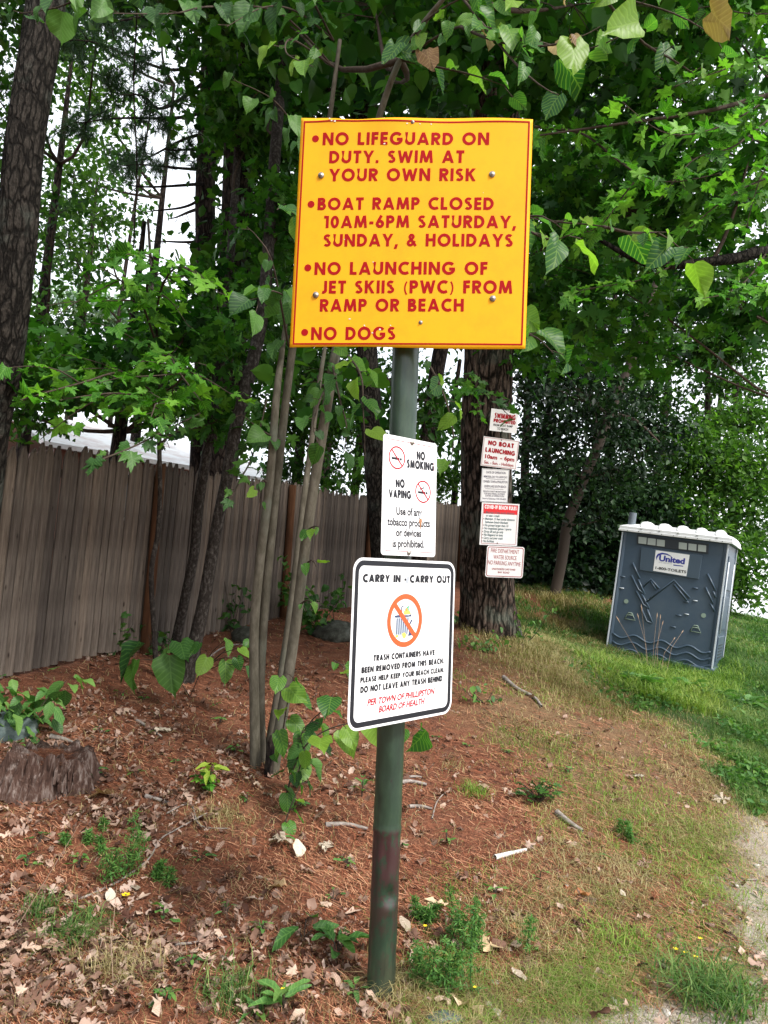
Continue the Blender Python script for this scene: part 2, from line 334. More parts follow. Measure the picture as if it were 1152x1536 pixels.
def twigs(name, origin_pts, targets, m, parent, r0=.012, r1=.004, k=4, kind=None):
    """thin curved twigs from the nearest of origin_pts to each target, one mesh"""
    mb = MB(); O = np.array(origin_pts)[:, :3]
    for t in targets:
        d = np.linalg.norm(O-t, axis=1); o = O[np.argmin(d+np.maximum(0, (O[:, 2]-t[2])*.6))]
        p = arc_branch(o, t, .05*random.uniform(-1, 1), r0, r1, 5, .08); mb.tube([q[:3] for q in p], [q[3] for q in p], k, False)
    return mkobj(name, mb.mesh(name, m, True), parent, kind)
# ================================================================== GROUND
def in_poly(x, y, poly):
    x = np.asarray(x); y = np.asarray(y); c = np.zeros(len(x), bool); n = len(poly)
    for i in range(n):
        x0, y0 = poly[i][:2]; x1, y1 = poly[(i+1) % n][:2]
        c ^= ((y0 > y) != (y1 > y)) & (x < (x1-x0)*(y-y0)/((y1-y0) or 1e-9)+x0)
    return c
def poly_sd(x, y, poly):
    """rough signed distance: positive inside"""
    d = np.full(len(x), 1e9)
    for i in range(len(poly)):
        a = np.array(poly[i][:2]); b = np.array(poly[(i+1) % len(poly)][:2]); e = b-a
        t = np.clip(((x-a[0])*e[0]+(y-a[1])*e[1])/(e@e), 0, 1); d = np.minimum(d, np.hypot(x-a[0]-t*e[0], y-a[1]-t*e[1]))
    return np.where(in_poly(x, y, poly), d, -d)
# green lawn, sandy track and dry verge as areas of the ground
LAWN = [gnd(*p) for p in ((812,955),(872,1008),(930,1055),(1015,1085),(1075,1125),(1100,1180),(1149,1212))] + [np.array(p) for p in ((9,5,0),(30,6,0),(30,26,0),(13,27,0))] + [gnd(1060, 935), gnd(880, 925)]
TRACK = [gnd(*p) for p in ((1149,1235),(1118,1255),(1095,1300),(1085,1380),(1060,1445),(980,1490),(860,1500),(760,1530))] + [np.array(p) for p in ((.6,1.2,0),(1,-6,0),(12,-6,0),(9,4.6,0))]
VERGE = [gnd(*p) for p in ((690,955),(740,1010),(700,1060),(800,1120),(880,1230),(800,1350),(640,1530))] + [np.array(p) for p in ((0.3,1.,0),(9,1,0),(9,6,0),(6,16,0),(4,15,0))]
def masks(x, y):
    j = .5*(fbm(x*1.7, y*1.7, 21, 4)-.5)*2; j2 = (fbm(x*4.5, y*4.5, 41, 3)-.5)
    ss = lambda v, w: np.clip(v/w+.5, 0, 1)
    sc = np.clip(np.hypot(x, y)/7, .35, 1.6)
    lawn = ss(poly_sd(x, y, LAWN)+.7*j*sc+.3*j2, .35*sc); track = ss(poly_sd(x, y, TRACK)+.35*j+.3*j2, .3)
    verge = ss(poly_sd(x, y, VERGE)+.9*j+.6*j2, .7)
    return lawn, track, verge
m = mat('forest_floor', (.2, .09, .05), .95, spec=.15)
na, nb, nc = tex(m, 7, 6), tex(m, 60, 6, (1, 1, .4)), tex(m, 260, 3)
duff = ramp(m, nb, [(.30, (.025, .010, .008)), (.46, (.11, .042, .025)), (.6, (.22, .092, .052)), (.8, (.36, .2, .13))])
duff = mixc(m, .5, duff, ramp(m, na, [(.3, (.07, .04, .03)), (.52, (.2, .075, .04)), (.72, (.26, .14, .09))]))
sand = ramp(m, nc, [(.25, (.17, .14, .11)), (.5, (.34, .30, .25)), (.75, (.55, .5, .44))])
sand = mixc(m, .35, sand, ramp(m, na, [(.35, (.25, .19, .13)), (.65, (.45, .41, .37))]))
turf = ramp(m, nb, [(.3, (.03, .055, .018)), (.55, (.06, .11, .03)), (.8, (.12, .15, .05))])
dry = ramp(m, nb, [(.3, (.09, .06, .03)), (.55, (.2, .15, .08)), (.8, (.3, .25, .15))])
def vattr(mm, nm): a = mm.node_tree.nodes.new('ShaderNodeAttribute'); a.attribute_name = nm; return a.outputs['Fac']
nm_ = N(m, 'ShaderNodeMath', _operation='MULTIPLY'); L(m, vattr(m, 'verge'), nm_.inputs[0]); nm_.inputs[1].default_value = .55
col = mixc(m, nm_.outputs[0], duff, dry); col = mixc(m, vattr(m, 'lawn'), col, turf); col = mixc(m, vattr(m, 'track'), col, sand)
base(m, col); bump(m, nb, 1, .02); M_floor = m
def build_ground():
    rr = np.concatenate([[.05], np.geomspace(.5, 12, 210), np.geomspace(12.5, 1200, 70)]); na_ = 560
    a = np.linspace(0, 2*PI, na_, endpoint=False); X = rr[:, None]*np.sin(a); Y = rr[:, None]*np.cos(a)
    x, y = X.ravel(), Y.ravel(); z = terr(x, y); r = np.hypot(x, y)
    z += np.clip((9-r)/5, 0, 1)*.018*(fbm(x*16, y*16, 77, 3)-.5)
    i = np.arange(len(rr)-1)[:, None]; j = np.arange(na_)[None]
    Fc = np.stack([i*na_+j, (i+1)*na_+j, (i+1)*na_+(j+1) % na_, i*na_+(j+1) % na_], -1).reshape(-1, 4)[:, ::-1]
    me = mesh_np('ground', np.column_stack([x, y, z]), Fc, M_floor, smooth=True)
    for nme, v in zip(('lawn', 'track', 'verge'), masks(x, y)):
        t = me.attributes.new(nme, 'FLOAT', 'POINT'); t.data.foreach_set('value', v.astype(np.float32))
    tag(mkobj('ground', me), kind='structure')
build_ground()
# lake beyond the crest of the lawn
mw = mat('lake_water', (.08, .12, .13), .12); bump(mw, tex(mw, .8, 4, (1, 3, 1)), .15, .05)
# wide sheet at lake level; it only shows where the land falls below it
mb = MB(); mb.poly([(4, 62, -.2), (900, 40, -.2), (1100, 1100, -.2), (-60, 1100, -.2), (-10, 100, -.2)], [(0, 1, 2, 3, 4)]); tag(mb.build('lake', mw), kind='structure')

# ================================================================== FENCE
FA, FB, FC_ = at(30, 1000, 5.9), at(530, 913, 11.6), at(690, 872, 17.3)
fd = (FC_-FA)[:2]; fl = np.linalg.norm(fd); fdir = fd/fl; fang = math.atan2(fdir[1], fdir[0])
def fpt(s): return FA[0]+fdir[0]*s, FA[1]+fdir[1]*s
def fz(s): k = np.linalg.norm((FB-FA)[:2]); return np.interp(s, [-3, 0, k, fl, fl+4], [FA[2]-.28, FA[2], FB[2], FC_[2], FC_[2]+.3])
mwd = mat('weathered_wood', (.17, .14, .13), .85, spec=.25)
g = tex(mwd, 34, 6, (1, 1, .05), .7); g2 = tex(mwd, 3.2, 4, (1, 1, .4))
oi = mwd.node_tree.nodes.new('ShaderNodeObjectInfo')
c1 = ramp(mwd, g, [(.25, (.035, .029, .025)), (.45, (.11, .094, .083)), (.62, (.18, .16, .143)), (.8, (.30, .27, .245))])
c2 = ramp(mwd, g2, [(.3, (.55, .5, .48)), (.5, (.95, .93, .9)), (.7, (1.15, 1.05, .98))])
c3 = ramp(mwd, oi.outputs['Random'], [(0, (.6, .58, .58)), (.5, (.95, .92, .9)), (1, (1.35, 1.25, 1.15))])
cc_ = mixc(mwd, 1, mixc(mwd, 1, c1, c2, 'MULTIPLY'), c3, 'MULTIPLY')
vo = N(mwd, 'ShaderNodeTexVoronoi', Scale=4.2); tcx = mwd.node_tree.nodes.new('ShaderNodeTexCoord'); mp = mwd.node_tree.nodes.new('ShaderNodeMapping'); mp.inputs['Scale'].default_value = (2.2, 2.2, .8)
ad = mwd.node_tree.nodes.new('ShaderNodeVectorMath'); ad.operation = 'ADD'; sc_ = mwd.node_tree.nodes.new('ShaderNodeVectorMath'); sc_.operation = 'SCALE'; sc_.inputs['Scale'].default_value = 37
cx_ = mwd.node_tree.nodes.new('ShaderNodeCombineXYZ'); L(mwd, oi.outputs['Random'], cx_.inputs[0]); L(mwd, oi.outputs['Random'], cx_.inputs[2]); L(mwd, cx_.outputs[0], sc_.inputs[0]); L(mwd, tcx.outputs['Object'], ad.inputs[0]); L(mwd, sc_.outputs[0], ad.inputs[1])
L(mwd, ad.outputs[0], mp.inputs['Vector']); L(mwd, mp.outputs['Vector'], vo.inputs['Vector'])
kn = ramp(mwd, vo.outputs['Distance'], [(.05, (.22, .18, .16)), (.11, (1, 1, 1))]); base(mwd, mixc(mwd, 1, cc_, kn, 'MULTIPLY')); bump(mwd, g, .6, .004)
mpost = barkmat('brown_post_wood', (.03, .013, .008), (.09, .04, .02), (.17, .085, .045), 20, (1, 1, .06), None, .006)
fo = thing('wooden_fence', 'long weathered grey stockade fence of pointed pickets behind the trees', 'fence', (FA[0], FA[1], FA[2]), Matrix.Rotation(fang, 3, 'Z'))
def picket_mesh(i):
    r = random.Random(i); w = .0435; H = 1.83; mb = MB()
    prof = [(-w, 0), (-w, H-.11), (-w*.62, H-.045), (-.006+r.uniform(-.006, .006), H), (w*.62, H-.05), (w, H-.115), (w, 0)]
    # rounded face: front centre line proud of the edges
    n = len(prof); fr = [(x, -.006, z) for x, z in prof]; bk = [(x, .009, z) for x, z in prof]; ce = [(x*.45, -.022, z) for x, z in prof]
    v = fr+bk+ce; f = []
    f.append(tuple(range(2*n-1, n-1, -1)))
    for k in range(n):
        k2 = (k+1) % n; f += [(k, k2, n+k2, n+k), (k2, k, 2*n+k, 2*n+k2)]
    f.append(tuple(2*n+k for k in range(n))); mb.poly(v, f); return mb.mesh('picket', mwd)
pms = [picket_mesh(i) for i in range(6)]
s = -1.9; k = 0
POSTS = [-1.26, 1.37, 4.0, 6.63, 9.26, 11.9]
while s < fl+1.6:
    o = mkobj('picket', pms[k % 6], fo); dz = fz(s)-FA[2]
    o.location = (s, random.uniform(-.004, .004), dz-.03+random.uniform(-.02, .02)+.015*math.sin(s*2)); o.rotation_euler = (random.uniform(-.006, .006), random.uniform(-.004, .004), random.uniform(-.05, .05))
    o.scale = (random.uniform(.96, 1.04), 1, random.uniform(.985, 1.012)); s += .0895; k += 1
for a0, a1 in zip([-1.9]+POSTS[1:], POSTS[1:]+[fl+1.6]):
    for hz in (.35, 1.0, 1.6):
        mb = MB(); mb.box((a0+.01, .012, -.035), (a1-.01, .05, .035)); o = mb.build('rail', mwd, fo); o.location = (0, 0, (fz(a0)+fz(a1))/2-FA[2]+hz)
        o.rotation_euler = (0, -math.atan2(fz(a1)-fz(a0), a1-a0), 0); o.location.z += 0; o.location.z -= math.tan(-math.atan2(fz(a1)-fz(a0), a1-a0))*-(a0+a1)/2
for q, sp in enumerate(POSTS):
    mb = MB(); mb.tube([(sp+.02, -.075, fz(sp)-FA[2]-.3), (sp+.01, -.07, fz(sp)-FA[2]+.9), (sp, -.066, fz(sp)-FA[2]+1.78)], [.055, .05, .048], 10)
    mb.build('fence_post', mpost, fo, True)

# ================================================================== POST AND SIGNS
FONT_MAT = {}
def text_mesh_pts(txt, bold=.0, space=1.0):
    cu = bpy.data.curves.new('t', 'FONT'); cu.body = txt; cu.size = 1; cu.offset = bold; cu.space_character = space; cu.resolution_u = 3
    o = bpy.data.objects.new('t', cu); C.objects.link(o); dg = bpy.context.evaluated_depsgraph_get(); me = o.evaluated_get(dg).to_mesh()
    V = np.array([v.co[:] for v in me.vertices]); F = [tuple(p.vertices) for p in me.polygons]
    o.evaluated_get(dg).to_mesh_clear(); bpy.data.objects.remove(o); bpy.data.curves.remove(cu); return V, F
CAPH = text_mesh_pts('H')[0][:, 1].max()
# ---- yellow sign: stroke lettering (geometric bold capitals)
T = .205
def arcp(cx, cy, rx, ry, a0, a1, n=10): return [(cx+rx*math.cos(math.radians(a0+(a1-a0)*i/n)), cy+ry*math.sin(math.radians(a0+(a1-a0)*i/n))) for i in range(n+1)]
h_ = T/2
GL = {  # width, strokes ('p' polyline, 'd' diagonal with level ends)
'N': (.80, [('p', [(h_, 0), (h_, 1)]), ('d', (h_, 1, .80-h_, 0)), ('p', [(.80-h_, 0), (.80-h_, 1)])]),
'O': (.98, [('p', arcp(.49, .5, .49-h_, .5-h_+.01, 90, 450, 28))]),
'L': (.50, [('p', [(h_, 1), (h_, 0)]), ('p', [(T, h_), (.5, h_)])]),
'I': (T, [('p', [(h_, 0), (h_, 1)])]),
'F': (.50, [('p', [(h_, 0), (h_, 1)]), ('p', [(T, 1-h_), (.5, 1-h_)]), ('p', [(T, .53), (.47, .53)])]),
'E': (.53, [('p', [(h_, 0), (h_, 1)]), ('p', [(T, 1-h_), (.53, 1-h_)]), ('p', [(T, .51), (.5, .51)]), ('p', [(T, h_), (.53, h_)])]),
'G': (.95, [('p', arcp(.49, .5, .49-h_, .5-h_+.01, 42, 330, 22)+[(.84, .42)]), ('p', [(.52, .44), (.94, .44)])]),
'U': (.74, [('p', [(h_, 1), (h_, .37)]+arcp(.37, .37, .37-h_, .37-h_, 180, 360, 14)+[(.74-h_, 1)])]),
'A': (.88, [('d', (h_, 0, .44, 1)), ('d', (.88-h_, 0, .44, 1)), ('p', [(.22, .28), (.66, .28)])]),
'R': (.66, [('p', [(h_, 0), (h_, 1)]), ('p', [(T, 1-h_), (.34, 1-h_)]+arcp(.34, .70, .30-h_+.02, .30-h_, 90, -90, 10)+[(T, .40+h_)]), ('d', (.30, .45, .66-h_, 0))]),
'D': (.76, [('p', [(h_, 0), (h_, 1)]), ('p', [(T, 1-h_), (.27, 1-h_)]+arcp(.27, .5, .49-h_, .5-h_, 90, -90, 16)+[(T, h_)])]),
'T': (.60, [('p', [(0, 1-h_), (.60, 1-h_)]), ('p', [(.30, 0), (.30, 1-T)])]),
'Y': (.78, [('d', (h_*.8, 1, .39, .42)), ('d', (.78-h_*.8, 1, .39, .42)), ('p', [(.39, 0), (.39, .47)])]),
'S': (.58, [('p', arcp(.30, .735, .20, .265-h_, 35, 270, 12)+arcp(.28, .265, .20, .265-h_+.005, 90, -150, 12)[1:])]),
'W': (1.12, [('d', (h_*.9, 1, .31, 0)), ('d', (.56, .92, .31, 0)), ('d', (.56, .92, .81, 0)), ('d', (1.12-h_*.9, 1, .81, 0))]),
'M': (.98, [('d', (h_*.9, 0, .19, 1)), ('d', (.49, .05, .21, 1)), ('d', (.49, .05, .77, 1)), ('d', (.98-h_*.9, 0, .79, 1))]),
'K': (.74, [('p', [(h_, 0), (h_, 1)]), ('d', (.17, .46, .60, 1)), ('d', (.27, .62, .62, 0))]),
'B': (.64, [('p', [(h_, 0), (h_, 1)]), ('p', [(T, 1-h_), (.33, 1-h_)]+arcp(.33, .745, .25-h_, .255-h_, 90, -90, 9)+[(T, .49+h_)]), ('p', [(T, .59-h_), (.36, .59-h_)]+arcp(.36, .295, .28-h_, .295-h_, 90, -90, 10)+[(T, h_)])]),
'P': (.62, [('p', [(h_, 0), (h_, 1)]), ('p', [(T, 1-h_), (.33, 1-h_)]+arcp(.33, .69, .29-h_, .31-h_, 90, -90, 10)+[(T, .38+h_)])]),
'C': (.78, [('p', arcp(.49, .5, .49-h_, .5-h_+.01, 52, 308, 22))]),
'H': (.74, [('p', [(h_, 0), (h_, 1)]), ('p', [(T, .52), (.74-T, .52)]), ('p', [(.74-h_, 0), (.74-h_, 1)])]),
'J': (.44, [('p', [(.44-h_, 1), (.44-h_, .25)]+arcp(.16, .24, .18, .24-h_, 0, -115, 8))]),
'1': (.36, [('p', [(.36-h_, 0), (.36-h_, 1)]), ('p', [(0, .9), (.16, .9)])]),
'0': (.64, [('p', arcp(.32, .5, .32-h_, .5-h_, 90, 450, 22))]),
'6': (.64, [('p', [(.42, 1), (.17, .52)]), ('p', arcp(.32, .32, .32-h_, .32-h_, 90, 450, 18))]),
'-': (.36, [('p', [(.02, .40), (.34, .40)])]), '.': (.22, [('p', [(0, .1), (.21, .1)])]),
',': (.22, [('d', (.14, .16, .04, -.2))]),
'(': (.30, [('p', arcp(.52, .4, .42, .66, 130, 230, 10))]), ')': (.30, [('p', arcp(-.22, .4, .42, .66, 50, -50, 10))]),
'&': (.76, [('p', [(.70, .02), (.28, .60)]+arcp(.36, .76, .14, .145, 200, -30, 10)+[(.42, .62), (.22, .42)]+arcp(.28, .27, .18, .18, 130, 320, 10)+[(.62, .42)])]), ' ': (.36, []),
'V': (.86, [('d', (h_*.9, 1, .43, 0)), ('d', (.86-h_*.9, 1, .43, 0))]),
'8': (.64, [('p', arcp(.32, .73, .29-h_, .27-h_, 90, 450, 18)), ('p', arcp(.32, .28, .32-h_, .28-h_, 90, 450, 18))]),
'9': (.64, [('p', [(.22, 0), (.47, .48)]), ('p', arcp(.32, .68, .32-h_, .32-h_, 90, 450, 18))])}
FAT = [1.1]
def stroke_glyph(mb, g, x, f, y0):
    """f maps (x,y) in cap heights to the face; returns advance"""
    w, st = GL[g]
    for kk, (ty, d) in enumerate(st):
        y = y0-kk*.00006
        if ty == 'd':
            xa, ya, xb, yb = d; hw = T*FAT[0]*math.hypot(xb-xa, yb-ya)/abs(yb-ya)/2*.92; pts = [(xa-hw, ya), (xa+hw, ya), (xb+hw, yb), (xb-hw, yb)]
            if g in 'NMWAVYK': pts = [(min(max(a, 0 if g == 'N' else -.03), w+.03 if g != 'N' else w), b) for a, b in pts]
            P3 = [f(x+a, b) for a, b in pts]; mb.poly([(a, y, b) for a, b in P3], [(0, 1, 2, 3)]); continue
        hw = T/2*FAT[0]*(.5 if g in '()' else .88 if g in 'S&' else 1); closed = math.hypot(d[0][0]-d[-1][0], d[0][1]-d[-1][1]) < 1e-6; n = len(d); Lp, Rp = [], []
        for i in range(n):
            if closed: a, b = d[(i-1) % (n-1)], d[(i+1) % (n-1)] if i < n-1 else d[1]
            else: a, b = d[max(i-1, 0)], d[min(i+1, n-1)]
            def un(p, q): l = math.hypot(q[0]-p[0], q[1]-p[1]) or 1; return (q[0]-p[0])/l, (q[1]-p[1])/l
            t1 = un(a, d[i]) if a != d[i] else un(d[i], b); t2 = un(d[i], b) if b != d[i] else t1
            mx, my = t1[0]+t2[0], t1[1]+t2[1]; l = math.hypot(mx, my) or 1; mx, my = mx/l, my/l; q = hw/max(.6, mx*t1[0]+my*t1[1])
            Lp.append((d[i][0]-my*q, d[i][1]+mx*q)); Rp.append((d[i][0]+my*q, d[i][1]-mx*q))
        P3 = [f(x+a, b) for a, b in Lp+Rp]; mb.poly([(a, y, b) for a, b in P3], [(i, n+i, n+i+1, i+1) for i in range(n-1)])
    return w
class Sign:
    def __init__(s, name, label, cat, ctr, yaw, pit, rol, w, h, group=None):
        s.rot = Matrix.Rotation(math.radians(yaw), 3, 'Z') @ Matrix.Rotation(math.radians(pit), 3, 'X') @ Matrix.Rotation(math.radians(rol), 3, 'Y')
        s.t = thing(name, label, cat, ctr, s.rot, group); s.c = np.array(ctr); s.Rn = np.array(s.rot); s.w, s.h = w, h; s.lay = 0
    def uv(s, px, py, y=0.):
        """point of the sign's face seen at a pixel of the photograph, in the sign's own coordinates"""
        d = ray(px, py); n = s.Rn[:, 1]; o = s.c+n*y; t = ((o-_C)@n)/(d@n); q = s.Rn.T@(_C+d*t-s.c); return q[0], q[2]
    def print(s, items, m, y, name='lettering', parent=None):
        """items: (text, x0, y0, x1, y1, cap_px, bold, slant)"""
        mb = MB()
        for it in items:
            txt, x0, y0, x1, y1, cap = it[:6]; bold = it[6] if len(it) > 6 else .02; sl = it[7] if len(it) > 7 else 0
            a = np.array(s.uv(x0, y0, y)); b = np.array(s.uv(x1, y1, y)); a2 = np.array(s.uv((x0+x1)/2, (y0+y1)/2-cap, y)); h = abs(np.dot(a2-(a+b)/2, [-(b-a)[1], (b-a)[0]]))/np.linalg.norm(b-a)
            V, F = text_mesh_pts(txt, bold, it[8] if len(it) > 8 else 1.0)
            V[:, 0] -= V[:, 0].min(); sx = np.linalg.norm(b-a)/V[:, 0].max(); sy = h/CAPH; d = (b-a)/np.linalg.norm(b-a); p = np.array([-d[1], d[0]])
            mb.poly([(a[0]+d[0]*(x*sx+sl*yy*sy)+p[0]*yy*sy, y, a[1]+d[1]*(x*sx+sl*yy*sy)+p[1]*yy*sy) for x, yy, _ in V], F)
        return mb.build(name, m, parent or s.t)
    def caps(s, items, m, y, name='lettering', ls=.17, fat=1.6):
        mb = MB(); FAT[0] = fat
        for txt, x0, y0, x1, y1, cap in items:
            a = np.array(s.uv(x0, y0, y)); b = np.array(s.uv(x1, y1, y)); a2 = np.array(s.uv((x0+x1)/2, (y0+y1)/2-cap, y)); d = (b-a)/np.linalg.norm(b-a); p = np.array([-d[1], d[0]]); h = abs((a2-(a+b)/2)@p)
            tot = sum(GL[c][0] for c in txt)+ls*(len(txt)-1); sx = np.linalg.norm(b-a)/tot; x = 0
            for c in txt: x += stroke_glyph(mb, c, x, lambda X, Y, a=a, d=d, p=p, sx=sx, h=h: tuple(a+d*X*sx+p*Y*h), y)+ls
        FAT[0] = 1.1; return mb.build(name, m, s.t)
def rrect(w, h, r, n=5):
    if r <= 0: return [(-w/2, -h/2), (w/2, -h/2), (w/2, h/2), (-w/2, h/2)]
    o = []
    for cx, cz, a0 in ((w/2-r, h/2-r, 0), (-w/2+r, h/2-r, 90), (-w/2+r, -h/2+r, 180), (w/2-r, -h/2+r, 270)):
        for i in range(n+1): a = math.radians(a0+90*i/n); o.append((cx+r*math.cos(a), cz+r*math.sin(a)))
    return o
def band(outer, inner, y):
    n = len(outer); return [(x, y, z) for x, z in outer]+[(x, y, z) for x, z in inner], [(i, (i+1) % n, n+(i+1) % n, n+i) for i in range(n)]
def ring(cx, cz, r0, r1, y, n=40, a=1., b=1.):
    o = [(cx+a*r0*math.cos(2*PI*i/n), cz+b*r0*math.sin(2*PI*i/n)) for i in range(n)]; q = [(cx+a*r1*math.cos(2*PI*i/n), cz+b*r1*math.sin(2*PI*i/n)) for i in range(n)]
    return band(o, q, y)
def bar2(x0, z0, x1, z1, w, y):
    d = math.hypot(x1-x0, z1-z0); nx, nz = -(z1-z0)/d*w/2, (x1-x0)/d*w/2
    return [(x0+nx, y, z0+nz), (x0-nx, y, z0-nz), (x1-nx, y, z1-nz), (x1+nx, y, z1+nz)], [(0, 1, 2, 3)]
def paint(name, col, rough=.4, dirt=(.5, .5, .5), amt=.25, scale=5):
    m = mat(name, col, rough); n = tex(m, scale, 6, None, .7); r_ = ramp(m, n, [(.45, (0, 0, 0)), (.8, (1, 1, 1))]); sp = N(m, 'ShaderNodeSeparateColor'); L(m, r_, sp.inputs[0])
    mu = N(m, 'ShaderNodeMath', _operation='MULTIPLY'); L(m, sp.outputs[0], mu.inputs[0]); mu.inputs[1].default_value = amt; base(m, mixc(m, mu.outputs[0], col, dirt)); return m
M_yel = paint('yellow_paint', (.74, .36, .003), .5, (.62, .27, .006), .7, 5); M_yel.node_tree.nodes['Principled BSDF'].inputs['Specular IOR Level'].default_value = .2; M_red = mat('red_lettering', (.30, .004, .006), .7, spec=.12)
M_white = paint('white_sign_paint', (.80, .81, .83), .45, (.55, .55, .52), .3); M_black = mat('black_lettering', (.012, .013, .018), .5, spec=.3); M_dred = mat('dark_red_lettering', (.34, .008, .018), .6, spec=.15)
M_orange = mat('orange_red_print', (.85, .09, .02), .4); M_grey = mat('grey_print', (.35, .38, .42), .5); M_bolt = mat('galvanised_bolt', (.3, .28, .25), .45, .8); M_alu = mat('aluminium', (.5, .5, .5), .4, .8)
def dome_bolt(s, px, py, r=.009, name='bolt', mm=None):
    u, v = s.uv(px, py); mb = MB(); mb.tube([(u, .003, v), (u, -.004, v), (u, -.0045, v), (u, -.009, v)], [r*1.35, r*1.35, r*.8, r*.5], 12); return mb.build(name, mm or M_bolt, s.t, True)
# ---- post
mp_ = mat('green_post_paint', (.06, .09, .065), .3); n1 = tex(mp_, 9, 7, (1, 1, .35), .7); n2 = tex(mp_, 2.6, 5, (1, 1, .5)); n3 = tex(mp_, 45, 5)
c = ramp(mp_, n1, [(.25, (.008, .016, .012)), (.5, (.022, .045, .028)), (.72, (.05, .085, .045)), (.86, (.09, .12, .065))])
ru = ramp(mp_, n2, [(.60, (0, 0, 0)), (.66, (1, 1, 1))]); sp = N(mp_, 'ShaderNodeSeparateColor'); L(mp_, ru, sp.inputs[0]); c = mixc(mp_, sp.outputs[0], c, (.10, .045, .035))
sc2 = ramp(mp_, n3, [(.68, (0, 0, 0)), (.72, (1, 1, 1))]); sp2 = N(mp_, 'ShaderNodeSeparateColor'); L(mp_, sc2, sp2.inputs[0]); c = mixc(mp_, sp2.outputs[0], c, (.02, .018, .018)); 
tcz = mp_.node_tree.nodes.new('ShaderNodeTexCoord'); sz = mp_.node_tree.nodes.new('ShaderNodeSeparateXYZ'); L(mp_, tcz.outputs['Object'], sz.inputs[0]); zr = ramp(mp_, sz.outputs[2], [(.0, (.25, .25, .25)), (.22, (.6, .6, .6)), (.5, (1, 1, 1)), (.6, (1, 1, 1)), (.615, (0, 0, 0))])
r4 = ramp(mp_, tex(mp_, 14, 6, (1, 1, .5), .75), [(.45, (0, 0, 0)), (.51, (1, 1, 1))]); s4 = N(mp_, 'ShaderNodeSeparateColor'); L(mp_, mixc(mp_, 1, zr, r4, 'MULTIPLY'), s4.inputs[0]); c = mixc(mp_, s4.outputs[0], c, (.045, .02, .022))
st_ = ramp(mp_, tex(mp_, 30, 5, (1, 1, .06), .7), [(.56, (0, 0, 0)), (.68, (1, 1, 1))]); s5 = N(mp_, 'ShaderNodeSeparateColor'); L(mp_, st_, s5.inputs[0]); m5 = N(mp_, 'ShaderNodeMath', _operation='MULTIPLY'); L(mp_, s5.outputs[0], m5.inputs[0]); m5.inputs[1].default_value = .6; c = mixc(mp_, m5.outputs[0], c, (.012, .016, .014))
base(mp_, c); bump(mp_, n1, .5, .004)
pb = at(571.5, 1478, 2.895); ptop = at(608.5, 530, 3.03); pdir = (ptop-pb)/np.linalg.norm(ptop-pb); PR = .055
post = thing('sign_post', 'dark green painted steel pipe post with a dented rusty lower part, carrying the yellow sign', 'post', pb)
def post_mesh():
    n, k = 260, 40; ln = np.linalg.norm(ptop-pb)+.72; h = np.linspace(-.25, ln, n); th = np.linspace(0, 2*PI, k, endpoint=False)
    V = []
    # dent: (height, angle, depth, size); angle -90 deg faces the camera
    H_, T_ = np.meshgrid(h, th, indexing='ij'); r = np.full(H_.shape, PR)
    ang = lambda a: np.abs((T_-a+PI) % (2*PI)-PI)
    r -= .017*np.exp(-((H_-.36)/.035)**2-(ang(math.radians(-60))/.5)**2); r += .007*np.exp(-((H_-.315)/.02)**2-(ang(math.radians(-65))/.6)**2)
    r -= .006*np.exp(-((H_-.5)/.08)**2-(ang(math.radians(-95))/.25)**2)-.003*(np.abs(H_-.60) < .012)
    r += .0007*np.sin(H_*40+T_*2)
    for i in range(n):
        c0 = pdir*h[i]
        for j in range(k): V.append((c0[0]+r[i, j]*math.cos(th[j]), c0[1]+r[i, j]*math.sin(th[j]), c0[2]))
    i = np.arange(n-1)[:, None]; j = np.arange(k)[None]
    Fc = np.stack([i*k+j, i*k+(j+1) % k, (i+1)*k+(j+1) % k, (i+1)*k+j], -1).reshape(-1, 4); return mesh_np('pipe', V, Fc, mp_, smooth=True)
mkobj('pipe', post_mesh(), post)
mb = MB(); e = pdir*(np.linalg.norm(ptop-pb)+.72); mb.tube([tuple(e-pdir*.02), tuple(e+pdir*.012)], [PR*1.06, PR*.9], 20); mb.build('post_cap', mp_, post, True)
YEL = Sign('warning_sign', 'large yellow square sign with red rules about lifeguard, boat ramp and dogs', 'sign', (.029, 2.84, 3.034), -4.8, 1.4, -1.5, .94, .945)
def warp(u, v):  # the sheet has a slight bow and a bent top edge
    t = np.clip((v-.3)/.17, 0, 1)**2
    return -.006*np.cos(u*3.2)*1+.012*(np.abs(v)*2)**3*np.sin(u*7)*.5*t - .012*t*np.exp(-((u+.33)/.07)**2)+.006*t*np.sin(u*14)
YC = [np.array(YEL.uv(*c)) for c in ((434.5, 521.5), (788, 522.5), (799.5, 178), (452, 178))]
def ybil(u, v, o=0.):
    """sign coordinates for u,v in -1..1; o = inset in metres"""
    k = 1-o/.47; u = np.asarray(u)*k; v = np.asarray(v)*k; a, b = (u+1)/2, (v+1)/2; P = [(1-a)*(1-b), a*(1-b), a*b, (1-a)*b]
    return sum(w*c[0] for w, c in zip(P, YC)), sum(w*c[1] for w, c in zip(P, YC))
